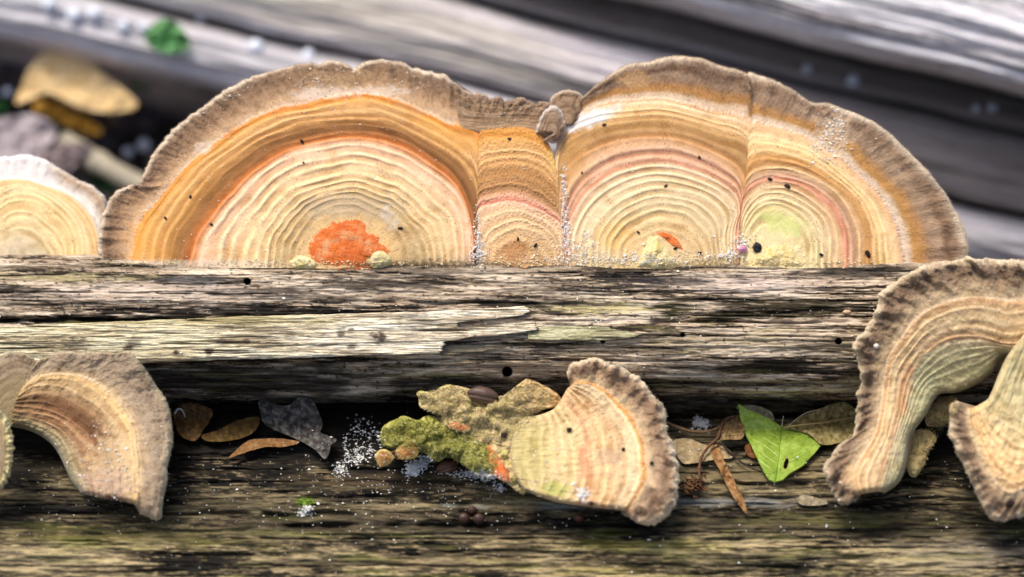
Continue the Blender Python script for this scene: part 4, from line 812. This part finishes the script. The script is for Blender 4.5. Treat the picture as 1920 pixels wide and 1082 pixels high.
flake('dry_leaf', 'long olive brown leaf scrap between the two darker scraps', 'leaf', [(378, 816), (409, 806), (446, 788), (485, 782), (482, 803), (461, 819), (425, 827), (389, 827)], 0.24, (96, 72, 36), (120, 96, 44), 304, None, 0.04)
flake('leaf_flake', 'pale tan papery flake under the thin stems', 'leaf', [(1262, 828), (1290, 822), (1305, 827), (1324, 834), (1355, 834), (1375, 857), (1344, 861), (1305, 868), (1277, 866)], 0.12, (172, 150, 112), (200, 178, 138), 305, None, 0.03)
flake('dry_leaf', 'mottled olive tan leaf lying behind the green leaf', 'leaf', [(1468, 800), (1492, 787), (1530, 769), (1577, 754), (1603, 766), (1612, 790), (1603, 812), (1593, 826), (1543, 834), (1518, 815), (1490, 806)], 0.26, (150, 136, 84), (190, 172, 122), 306, (1545, 796), 0.08, spots=0.8)
flake('leaf_flake', 'pale curled leaf edge peeking over the green leaf', 'leaf', [(1380, 764), (1405, 759), (1430, 764), (1447, 774), (1450, 788), (1425, 782), (1400, 774)], 0.25, (186, 174, 142), (206, 194, 160), 307, None, 0.05)
flake('leaf_flake', 'brown crumpled leaf bit between the stems and the green leaf', 'leaf', [(1346, 822), (1356, 798), (1368, 786), (1386, 778), (1396, 800), (1392, 822), (1370, 824)], 0.28, (150, 122, 80), (178, 150, 104), 308, None, 0.08)
flake('leaf_flake', 'small rust brown bit tucked at the left edge of the green leaf', 'leaf', [(1396, 838), (1408, 832), (1418, 846), (1420, 858), (1404, 856)], 0.12, (120, 74, 40), (146, 96, 54), 309, None, 0.03, n=60, m=18)
flake('seed_pod', 'slim orange brown pod pointing down across the wood', 'pod', [(1334, 836), (1346, 830), (1356, 858), (1376, 899), (1396, 940), (1401, 963), (1390, 953), (1369, 922), (1346, 876), (1337, 857)], 0.20, (150, 108, 64), (178, 138, 90), 310, (1366, 896), -0.10, th=0.06, spots=0.4)
flake('wood_flake', 'pale grey flake lying on the damp log beside the pod', 'flake', [(1494, 934), (1510, 928), (1540, 936), (1552, 944), (1530, 948), (1502, 946)], 0.08, (150, 138, 112), (172, 158, 130), 311, None, 0.02, n=60, m=18)

def green_leaf():
    t = thing('green_leaf', wp(1453, 902, 1.1), 'fresh green triangular leaf with a small hole near its tip', 'leaf')
    rings = [[(1466, 800), (1446, 787), (1420, 775), (1401, 767), (1386, 758), (1384, 762), (1388, 785), (1399, 816), (1414, 846), (1432, 883), (1443, 899), (1453, 903)],
             [(1466, 800), (1464, 825), (1460, 860), (1456, 885), (1453, 903)],
             [(1466, 800), (1489, 803), (1518, 816), (1542, 831), (1528, 849), (1505, 873), (1479, 888), (1468, 899), (1453, 903)]]
    PX, PY, _, SS, TT = loft(rings, [0, .5, 1], 150, 121, sharp=True)
    cxm = np.interp(PY, [800, 903], [1466, 1453])
    W = np.maximum(wlow(PY), -0.05) + 0.16 + 0.06 * np.minimum(np.abs(PX - cxm) / 25, 1) + 0.03 * fbm(PX / 40, PY / 40, 3, 401) + 0.008 * np.cos((PX * 0.5 + PY) / 5.0) * np.minimum(np.abs(PX - cxm) / 12, 1)
    c = mix(np.broadcast_to(rgb(132, 160, 56), PX.shape + (3,)), rgb(158, 184, 80), ss(-0.1, 0.6, fbm(PX / 22, PY / 22, 4, 403)))
    c = mix(c, rgb(104, 134, 42), 0.5 * ss(0.0, 0.5, fbm(PX / 9, PY / 9, 3, 404)))
    vv = (PY + 0.62 * np.abs(PX - cxm) + 3 * fbm(PX / 30, PY / 30, 2, 407)) / 15.0; vein = np.exp(-((vv - np.round(vv)) / 0.055) ** 2) * ss(1, 8, np.abs(PX - cxm)); W = W - 0.012 * vein
    net = np.abs(fbm(PX / 7, PY / 7, 2, 408)); c = mix(c, rgb(176, 196, 104), 0.5 * vein + 0.25 * (1 - ss(0.02, 0.08, net)))
    d = np.hypot((PX - 1474) * 0.95 + (PY - 869) * 0.15, ((PY - 869) - (PX - 1474) * -0.15) * 0.42)
    c = mix(c, rgb(150, 150, 80), 0.7 * np.exp(-((d - 5.0) / 1.2) ** 2))
    c = mix(c, rgb(60, 70, 24), 0.7 * ss(0.55, 0.7, pn(PX / 6, PY / 6, 405)))
    V = world_pts(PX, PY, W).reshape(-1, 3); q = grid_quads(*PX.shape)
    keep = d.ravel()[q].mean(1) > 4.3
    o = link_mesh('blade', V, q[keep], c, 'leaf', t)
    sol = o.modifiers.new('thickness', 'SOLIDIFY'); sol.thickness = 0.00025; sol.offset = -1
    splat(PX, PY, W)
    k = np.linspace(800, 906, 20); x = np.interp(k, [800, 860, 903, 906], [1466, 1460, 1453, 1452])
    tube('midrib', [(a, b, float(max(wlow(b), -0.05) + 0.165)) for a, b in zip(x, k)], 0.007, 0.010, (96, 132, 44), 'leaf', t)
green_leaf()

def stem(label, pts, r0, r1, color, seed, name='stem', cat='stem'):
    return tag(tube(name, [(x, y, float(max(wlow(y), -0.3)) + l) for x, y, l in pts], r0 * 0.7, r1 * 0.7, tuple(v * 0.85 for v in color), 'dry', seed=seed), label, cat)
stem('pale brown stem arching left of the green leaf in the dark groove', [(1250, 792, .3), (1268, 800, .3), (1295, 808, .3), (1325, 809, .3), (1345, 803, .3), (1356, 792, .32)], 0.035, 0.03, (140, 112, 80), 1)
stem('reddish brown stem bent in a hook over the papery flake', [(1312, 900, .10), (1311, 880, .2), (1316, 856, .25), (1330, 836, .28), (1346, 820, .34), (1352, 800, .36), (1362, 786, .34), (1378, 780, .3)], 0.028, 0.035, (112, 78, 56), 2)
stem('dark thin stem running under the tip of the green leaf', [(1336, 832, .25), (1352, 832, .27), (1366, 846, .2), (1384, 862, .15), (1406, 876, .12), (1432, 886, .08)], 0.028, 0.014, (58, 46, 36), 3)
stem('straw coloured vein lying over the mottled tan leaf', [(1476, 801, .42), (1500, 797, .42), (1540, 793, .42), (1575, 787, .42), (1604, 782, .4)], 0.014, 0.02, (176, 152, 104), 4)
stem('pale fine stalk curving up from the mottled tan leaf', [(1479, 799, .42), (1492, 787, .46), (1508, 776, .5), (1526, 770, .5), (1540, 769, .46)], 0.012, 0.012, (178, 166, 140), 5)
stem('short white bristle standing above the green leaf', [(1466, 800, .34), (1467, 790, .42), (1469, 780, .46)], 0.009, 0.007, (214, 206, 180), 6, 'bristle', 'bristle')
stem('tiny pale curled thread on the dark brown leaf scrap', [(327, 776, .62), (333, 768, .62), (340, 768, .62), (344, 774, .6), (347, 782, .55)], 0.022, 0.016, (176, 190, 194), 7, 'thread', 'thread')
stem('white hair lying on the black streak of the crest log', [(386, 570, 0), (394, 574, 0), (402, 578, 0)], 0.01, 0.01, (228, 224, 216), 8, 'thread', 'thread').location.z += 0
def tuft():
    V = []; Q = []; Cc = []; b = 0
    for k in range(46):
        x0, y0 = 1300 + random.gauss(0, 9), 912 + random.gauss(0, 8); a = random.uniform(0, 6.28); L = random.uniform(8, 20)
        pts = [(x0 + L * f * math.cos(a + f * random.uniform(-1, 1)), y0 + 0.7 * L * f * math.sin(a + f), float(wlow(y0)) + 0.08 + 0.16 * math.sin(f * 2.6) * random.uniform(.4, 1)) for f in (0, .35, .7, 1)]
        c = curve(pts, 8); P = world_pts(c[:, 0], c[:, 1], c[:, 2]); T = np.gradient(P, axis=0); T /= np.linalg.norm(T, axis=1)[:, None]
        A = np.cross(T, [0.2, 0.5, 0.8]); A /= np.linalg.norm(A, axis=1)[:, None]; B = np.cross(T, A)
        an = np.arange(4) * math.pi / 2; r = 0.00012
        V.append((P[:, None] + r * (np.cos(an)[None, :, None] * A[:, None] + np.sin(an)[None, :, None] * B[:, None])).reshape(-1, 3)); Q.append(grid_quads(8, 4, True, b)); b += 32
        Cc.append(np.tile(rgb(*random.choice([(96, 62, 40), (120, 84, 54), (70, 46, 32)])), (32, 1)))
    tag(link_mesh('root_tuft', np.vstack(V), np.vstack(Q), np.vstack(Cc), 'dry'), 'small reddish brown hairy tuft beside the hooked stem', 'tuft')
tuft()

# seeds and pellets
def seed_obj(label, px, py, rx, ry, ang, color, lift, sd, name='seed', cat='seed', seam=True, group=None, rw=None):
    a = np.linspace(0, 2 * math.pi, 40, endpoint=False)[None, :]; b = np.linspace(0.02, math.pi - 0.02, 30)[:, None]
    x = np.cos(b) * np.ones_like(a); rad = np.sin(b) ** (1.25 if seam else 1.0); y = rad * np.cos(a); z = rad * np.sin(a)
    rw = (ry * S * 0.8) if rw is None else rw
    k = 1 + 0.05 * fbm(x * 3 + 2, y * 3 + z, 3, sd)
    if seam: k = k - 0.16 * np.exp(-((y - 0.12 + 0.1 * x) / 0.10) ** 2) * (z > 0) + 0.05 * np.exp(-((y - 0.30) / 0.08) ** 2) * (z > 0)
    w0 = float(zat(np.array(px), np.array(py))) + lift
    ca, sa = math.cos(ang), math.sin(ang); X = x * rx * k; Y = y * ry * k
    c = rgb(*color) * (1 + 0.3 * fbm(x * 4, y * 4 + z, 3, sd + 1))[..., None]
    if seam: c = mix(c, rgb(*color) * 0.45, np.exp(-((y - 0.12 + 0.1 * x) / 0.07) ** 2) * (z > 0)); c = mix(c, rgb(*color) * 2.0, 0.6 * np.exp(-((y - 0.30) / 0.07) ** 2) * (z > 0))
    return tag(link_mesh(name, world_pts(px + X * ca - Y * sa, py + X * sa + Y * ca, w0 + z * rw * k), grid_quads(30, 40, True), c, 'seed'), label, cat, group)
seed_obj('dark brown oval seed lying on the crumbling stub', 906, 742, 31, 17, 0.22, (84, 64, 54), 0.10, 501)
seed_obj('smaller red brown seed beside the mossy green growth', 838, 877, 21, 14, -0.32, (112, 76, 56), 0.06, 502)
for k, (x, y, r) in enumerate([(885, 957, 9), (870, 972, 11), (898, 973, 11)]):
    seed_obj('brown round pellet in the little heap under the half fan', x, y, r, r * .95, 0, (62, 42, 32), 0.03, 510 + k, 'pellet', 'pellet', False, 'brown pellets heaped on the damp log')
seed_obj('lone red brown pellet on the wood just right of the heap', 1085, 971, 9, 8, 0, (92, 54, 38), 0.04, 515, 'pellet', 'pellet', False)

# black crumbs stuck on the fans
ON1 = 'tiny black crumb stuck on the orange brown fan'; ON2 = 'tiny black crumb stuck on the cream twin fan'
for k, (x, y, r, l) in enumerate([(566, 265, 5, ON1), (569, 305, 3, ON1), (396, 421, 4, ON1), (357, 369, 4, ON1), (310, 409, 4, ON1), (750, 428, 5, ON1), (971, 448, 4, ON1), (1004, 460, 5, ON1), (955, 260, 4, ON1), (890, 472, 4, ON1),
        (1133, 234, 4, ON2), (1248, 349, 4, ON2), (1311, 295, 4, ON2), (1197, 436, 4, ON2), (1266, 466, 4, ON2), (1312, 474, 4, ON2), (1091, 324, 3, ON2), (1444, 336, 5, ON2), (1477, 350, 7, ON2), (1627, 476, 8, ON2), (1540, 478, 5, ON2)]):
    r *= 0.8
    V, q = lump(x, y, float(zat(np.array(x), np.array(y))) + 0.005, r * 1.25, r * 0.75, r * S * 0.7, 520 + k, 9, 6, 0.45, 2.5, random.uniform(0, 3))
    tag(link_mesh('dirt_crumb', V, q, rgb(34, 28, 26), 'dirt', smooth=False), l, 'crumb', 'black crumbs on the big fans')
V, q = lump(1420, 464, float(zat(np.array(1420), np.array(464))) + 0.03, 8, 10, 0.06, 560, 10, 7, 0.5); tag(link_mesh('charcoal_chip', V, q, rgb(32, 32, 36), 'dirt', smooth=False), 'black angular chip at the foot of the twin fan beside white mould', 'chip')
V, q = lump(1393, 467, float(zat(np.array(1393), np.array(467))) + 0.03, 8, 7, 0.05, 561, 10, 7, 0.4); tag(link_mesh('pink_crumb', V, q, rgb(206, 140, 176), 'crumb', smooth=False), 'small pink crumb in the white mould between the twin fans', 'crumb')
for k, (x, y, r) in enumerate([(1067, 806, 5), (1169, 842, 3.5), (1222, 868, 4), (1108, 945, 5), (945, 816, 6)]):
    V, q = lump(x, y, float(zat(np.array(x), np.array(y))) + 0.01, r, r, 0.04, 570 + k, 9, 6, 0.45, 2.5, 0.4)
    tag(link_mesh('dirt_crumb', V, q, rgb(44, 34, 28), 'dirt', smooth=False), 'dark crumb stuck on the half fan with the mossy stub', 'crumb', 'dark crumbs on the half fan')
V, q = lump(1895, 945, float(zat(np.array(1895), np.array(945))) + 0.01, 10, 8, 0.04, 580, 12, 7, 0.5); tag(link_mesh('dirt_crumb', V, q, rgb(40, 28, 22), 'dirt', smooth=False), 'dark crumb on the crinkled rim of the necked fan', 'crumb')
V, q = lump(1614, 645, float(zat(np.array(1645), np.array(648))) + 0.01, 3, 3, 0.03, 581); V, q = lump(1643, 649, float(zat(np.array(1643), np.array(649))) + 0.01, 5, 5, 0.04, 581)
tag(link_mesh('white_grain', V, q, rgb(232, 226, 212), 'white'), 'single white grain on the rim of the long curved fan', 'grain')
V, q = lump(1588, 585, float(zat(np.array(1588), np.array(585))) + 0.01, 8, 4, 0.03, 582); tag(link_mesh('tan_grain', V, q, rgb(206, 176, 140), 'crumb'), 'pale peach grain on the crest log near the long curved fan', 'grain')

# white mould clumps and powder
def clump(label, spots, seed, n=70, r=(0.005, 0.017), spread=1.0, color=(244, 242, 234)):
    px, py = [], []
    g = np.random.default_rng(seed)
    for x, y, sx, sy, k in spots:
        m = int(n * k * 1.5); px.append(g.normal(x, sx * spread, m)); py.append(g.normal(y, sy * spread, m))
    px = np.concatenate(px); py = np.concatenate(py); w = zat(px, py) + g.uniform(-0.01, 0.035, len(px))
    return tag(crumbs('mould_clump', px, py, w, g.uniform(r[0], r[1], len(px)), color, 'white', None, 0.15), label, 'mould')
clump('trail of white mould crumbs left of the mossy growth', [(640, 880, 7, 8, 1.6), (665, 858, 10, 8, 1.4), (690, 845, 10, 8, 1.0), (660, 835, 12, 10, .8), (700, 815, 12, 12, .8), (675, 800, 14, 12, .6)], 601, 50)
clump('white mould lump below the orange knobs', [(774, 882, 7, 7, 2), (788, 870, 7, 5, 1.4), (800, 862, 6, 4, .8)], 602, 80, (.006, .022))
clump('white mould streak along the lower foot of the mossy stub', [(880, 888, 20, 4, 1.6), (910, 896, 16, 4, 1.0), (938, 914, 6, 5, .6)], 603, 70)
clump('lone white mould lump in the dark groove by the arching stem', [(1314, 793, 7, 6, 1.6)], 604, 80, (.006, .022))
clump('white mould dab on a green tuft of the damp log', [(576, 954, 6, 5, 1.2), (566, 962, 4, 3, .5)], 605, 60)
clump('tiny green moss tuft under the white dab', [(566, 942, 5, 3, 1), (578, 941, 5, 3, 1)], 606, 50, (.01, .03), 1.0, (110, 134, 50))['category'] = 'moss'
clump('white mould spot on the lower edge of the half fan', [(1092, 924, 7, 8, 1.2)], 607, 70)
clump('heap of white mould between the narrow lobe and the twin fan', [(1058, 380, 3, 34, .9), (1062, 440, 6, 24, 1.2), (1056, 350, 3, 16, .4), (1080, 470, 16, 10, 1.2), (1100, 446, 8, 8, .4)], 608, 110, (.004, .013))
clump('white mould filling the crease beside the narrow lobe', [(896, 430, 4, 20, .8), (900, 465, 7, 16, 1.5), (892, 480, 8, 8, 1.0)], 609, 90, (.004, .012))
clump('white mould crumbs at the foot of the twin fan crease', [(1390, 455, 8, 6, .9), (1372, 477, 12, 5, .9), (1340, 480, 20, 4, .6)], 610, 60, (.005, .015))
def powder(label, parent_label, n, boxf, r, seed, color=(240, 236, 222)):
    g = np.random.default_rng(seed); px, py = boxf(g, n); w = zat(px, py) + 0.004
    ok = w > -1.2; px, py, w = px[ok], py[ok], w[ok]
    rr = g.uniform(r[0], r[1], len(px)) * np.where(g.random(len(px)) < 0.06, 1.9, 1.0)
    return tag(crumbs('white_powder', px, py, w, rr, color, 'white', None, 0.25), label, 'powder', None, 'stuff')
powder('fine white grains sprinkled over the damp lower log', '', 420, lambda g, n: (g.uniform(0, 1920, n), 770 + 310 * g.beta(1.6, 1.6, n)), (.004, .012), 701)
powder('white grains thick on the black wood around the half fan', '', 450, lambda g, n: (g.normal(780, 190, n), g.normal(905, 45, n)), (.004, .011), 702)
powder('pale dust on the crest right under the big fans', '', 900, lambda g, n: (g.uniform(230, 1640, n), g.normal(493, 4.0, n)), (.005, .013), 703, (214, 200, 160))
powder('white dust on the foot of the twin fan', '', 700, lambda g, n: (g.normal(1160, 90, n), g.normal(486, 6, n)), (.004, .011), 704)
powder('white grains on the notch of the twin fan rim', '', 230, lambda g, n: (lambda a: (1562 + 26 * a + g.normal(0, 10, n), 250 - 20 * a + g.normal(0, 24, n)))(g.normal(0, .5, n)), (.005, .016), 705)
powder('white grains on the rim of the orange brown fan', '', 200, lambda g, n: (g.choice([590, 760, 620, 430], n) + g.normal(0, 26, n), g.choice([175, 160, 150], n) + g.normal(0, 16, n)), (.005, .013), 706)
powder('sparse white specks over the big fans', '', 420, lambda g, n: (g.uniform(260, 1700, n), g.uniform(200, 485, n)), (.004, .010), 707)
powder('white grains on the crest log face', '', 260, lambda g, n: (g.uniform(0, 1650, n), g.normal(585, 45, n)), (.004, .012), 708)
powder('white grains on the drooping fan', '', 120, lambda g, n: (g.normal(200, 40, n), g.normal(870, 45, n)), (.006, .014), 709)

# granular skin on the mossy growth and the stub
def skin(name, parent, pts, n, r, colors, seed):
    g = np.random.default_rng(seed); P = np.array(pts, float); px = g.uniform(P[:, 0].min(), P[:, 0].max(), n * 3); py = g.uniform(P[:, 1].min(), P[:, 1].max(), n * 3)
    ins = np.zeros(len(px), bool)
    for a, b in zip(P, np.roll(P, -1, 0)):
        t = ((a[1] > py) != (b[1] > py)) & (px < (b[0] - a[0]) * (py - a[1]) / (b[1] - a[1] + 1e-9) + a[0]); ins ^= t
    px, py = px[ins][:n], py[ins][:n]; w = zat(px, py) + g.uniform(-0.01, 0.02, len(px))
    for k, c in enumerate(colors):
        s = slice(k, None, len(colors)); o = crumbs(name, px[s], py[s], w[s], g.uniform(r[0], r[1], len(px[s])), c, 'crumb', parent, 0.3); o['kind'] = 'stuff'
skin('moss_grains', f6, [(712, 826), (718, 805), (760, 784), (812, 796), (880, 812), (930, 850), (930, 880), (886, 880), (840, 858), (770, 844)], 1500, (.005, .012), [(166, 166, 82), (200, 196, 124), (136, 134, 62)], 801)
skin('stub_grains', f6, [(782, 740), (846, 724), (930, 744), (1000, 714), (1040, 745), (980, 800), (950, 840), (836, 798), (800, 765)], 1500, (.004, .009), [(210, 192, 142), (224, 210, 168), (190, 178, 112)], 802)

def inside(P, px, py):
    ins = np.zeros(len(px), bool); P = np.array(P, float)
    for a, b in zip(P, np.roll(P, -1, 0)):
        ins ^= ((a[1] > py) != (b[1] > py)) & (px < (b[0] - a[0]) * (py - a[1]) / (b[1] - a[1] + 1e-9) + a[0])
    return ins
def fuzz(parent, pts, n, length, colors, seed, width=0.0045, spread=0.8):
    g = np.random.default_rng(seed); P = np.array(pts, float)
    px = g.uniform(P[:, 0].min(), P[:, 0].max(), n * 4); py = g.uniform(P[:, 1].min(), P[:, 1].max(), n * 4); k = inside(pts, px, py); px, py = px[k][:n], py[k][:n]; n = len(px)
    B = world_pts(px, py, zat(px, py) - 0.008); cen = world_pts(np.full(n, P[:, 0].mean()), np.full(n, P[:, 1].mean()), zat(px, py) - 0.3)
    d = B - cen; d /= np.linalg.norm(d, axis=1)[:, None]
    d = d * 0.7 + N[None] * 0.5 + g.normal(0, spread * 0.5, (n, 3)); d /= np.linalg.norm(d, axis=1)[:, None]
    side = np.cross(d, g.normal(0, 1, (n, 3))); side /= np.linalg.norm(side, axis=1)[:, None]
    L = g.uniform(0.5, 1.2, (n, 1)) * length * 0.01
    V = np.stack([B - side * width * 0.005, B + side * width * 0.005, B + d * L], 1).reshape(-1, 3)
    col = np.array([rgb(*c) for c in colors])[g.integers(0, len(colors), n)]
    o = link_mesh('fuzz', V, np.zeros((0, 4)), np.repeat(col, 3, 0), 'crumb', parent, np.arange(3 * n).reshape(-1, 3), smooth=False); o['kind'] = 'stuff'
fuzz(f6, [(712, 826), (718, 805), (760, 784), (812, 796), (880, 812), (930, 850), (930, 880), (886, 880), (840, 858), (770, 844)], 5000, 0.06, [(162, 162, 78), (200, 194, 122), (140, 138, 64)], 811, 0.008)
fuzz(f6, [(782, 740), (846, 724), (930, 744), (1000, 714), (1040, 745), (980, 800), (950, 840), (836, 798), (800, 765)], 6000, 0.06, [(212, 196, 150), (226, 212, 172), (190, 176, 116)], 812, 0.008)
fuzz(f6, [(704, 858), (712, 844), (732, 848), (742, 840), (770, 828), (784, 838), (782, 856), (764, 862), (738, 860), (714, 874)], 1200, 0.05, [(206, 150, 92), (214, 190, 124)], 813, 0.008)
fuzz(f7, [(1704, 880), (1712, 810), (1740, 800), (1738, 770), (1790, 742), (1794, 770), (1756, 822), (1728, 880)], 2500, 0.06, [(206, 188, 140), (190, 176, 116)], 815, 0.008)

# ------------------------------------------------------------------ things behind
def back(w): return lambda x, y: np.full(np.shape(x), float(w))
flake('dead_leaf', 'big tan dead leaf propped against the grey log behind', 'leaf', [(28, 192), (45, 150), (65, 112), (100, 93), (140, 96), (165, 116), (195, 140), (230, 166), (256, 192), (246, 206), (200, 211), (150, 201), (110, 182), (80, 172), (55, 186)], -11.4, (216, 184, 130), (234, 204, 152), 901, (135, 155), 0.14, follow=back(0), th=0.05, tilt=(0.1, 0.5), spots=0.35, scale=36)
flake('dead_leaf', 'yellow underside leaf tucked below the big tan dead leaf', 'leaf', [(60, 192), (92, 188), (130, 204), (165, 224), (190, 240), (182, 254), (140, 242), (100, 224), (65, 208)], -11.9, (224, 166, 60), (224, 176, 84), 902, None, 0.2, follow=back(0), th=0.05, spots=0.3, scale=30)
flake('dead_leaf', 'mauve grey dead leaf on the litter behind the small pale fan', 'leaf', [(-70, 240), (0, 222), (60, 214), (104, 238), (96, 270), (60, 296), (0, 312), (-60, 300)], -11.2, (176, 164, 166), (196, 184, 186), 903, None, 0.1, follow=back(0), th=0.05, spots=0.4, scale=40)
flake('dead_leaf', 'dark mauve leaf beside the mauve grey one', 'leaf', [(60, 302), (104, 268), (160, 270), (172, 284), (150, 304), (112, 326)], -11.0, (130, 116, 116), (150, 134, 132), 904, None, 0.1, follow=back(0), th=0.05, spots=0.4, scale=40)
def bgleaf(label, pts, w, sd, col=(84, 150, 84), col2=(110, 172, 100)): flake('green_leaf', label, 'leaf', pts, w, col, col2, sd, None, 0.15, 'leaf', back(0), 0.04, None, (0, 0), 60, 18, 0.3, 30)
bgleaf('blurred green leaf lying on top of the grey cracked log', [(272, 70), (290, 42), (318, 36), (340, 52), (356, 80), (340, 97), (308, 99), (284, 90)], float(zat(np.array(315), np.array(70))) + 0.3, 911)
bgleaf('small green leaf in the dark litter beside the big tan leaf', [(234, 142), (252, 131), (276, 144), (288, 160), (276, 170), (250, 164)], -12.6, 912)
bgleaf('little dull green leaf at the foot of the grey cracked log', [(318, 150), (336, 148), (356, 160), (350, 172), (328, 168)], -12.4, 913, (110, 140, 116), (130, 156, 130))
bgleaf('green leaf lying high on the pale split log', [(455, -6), (480, -14), (520, -4), (516, 10), (490, 14), (466, 6)], float(zat(np.array(490), np.array(0))) + 0.3, 914)
bgleaf('green blade low between the stick and the small pale fan', [(160, 330), (190, 322), (222, 340), (214, 362), (180, 356)], -11.8, 915, (40, 84, 50), (56, 100, 60))
bgleaf('green leaf scrap at the foot of the big tan leaf', [(-12, 190), (6, 184), (14, 200), (4, 214), (-12, 208)], -12.4, 916, (60, 120, 60), (80, 140, 80))
tag(tube('stick', [(120, 268, -11.5), (170, 296, -11.3), (230, 330, -11.0), (290, 362, -10.8)], 0.26, 0.24, (168, 160, 140), 'bgwood', n=14), 'pale short stick lying behind the big orange fan', 'stick')
for k in range(9):
    x, y = [(60, 345), (210, 150), (300, 215), (20, 130), (215, 215), (180, 265), (260, 235), (300, 300), (40, 90)][k]
    a = np.linspace(0, 2 * math.pi, 9, endpoint=False) + k; rr = np.random.default_rng(k).uniform(14, 34, 9)
    flake('leaf_scrap', 'dark rotting leaf scrap in the litter behind the big orange fan', 'leaf', list(zip(x + rr * 1.4 * np.cos(a), y + rr * 0.7 * np.sin(a))), -13.6 - 0.3 * (k % 3), [(104, 92, 98), (130, 114, 106), (90, 82, 92)][k % 3], [(142, 130, 130), (164, 146, 126), (116, 110, 120)][k % 3], 930 + k, None, 0.3, follow=back(0), th=0.05, tilt=(0.3 * math.sin(k * 2), 0.4), group='rotting leaf scraps behind', n=60, m=18, scale=30)
beads = [(155, 20, 13), (92, 8, 11), (138, 28, 11), (176, 26, 11), (230, 50, 9), (268, 52, 7), (376, 34, 7), (480, 88, 12), (512, 90, 9), (545, 98, 11), (578, 104, 10), (448, 121, 10), (470, 116, 11), (466, 132, 9), (404, 68, 7), (240, 285, 8), (270, 272, 10), (14, 172, 7),
         (1455, 103, 10), (1513, 130, 8), (1600, 152, 11), (1645, 161, 8), (1790, 195, 9), (1830, 203, 7), (1860, 203, 9), (1905, 200, 7)]
for k, (x, y, r) in enumerate(beads):
    w = float(zat(np.array(x), np.array(y)))
    if w < -30: w = -12.8
    r = r * (1.3 if x < 700 else 1.15)
    V, q = lump(x, y, w + 0.05, r, r, r * S * 0.9, 950 + k, 14, 9, 0.04)
    tag(link_mesh('glint_bead', V, q, rgb(214, 222, 236), 'bead'), 'round water bead coloured pale to imitate a glint in the shaded band under the pale split log' if x > 1400 else ('round water bead coloured pale to imitate a glint in the dark litter near the pale stick' if y > 140 else 'water bead coloured white to imitate a glint on the grey cracked log behind'), 'water bead', 'water beads on the wood behind')  # pale pigment imitates the bright glints of water drops
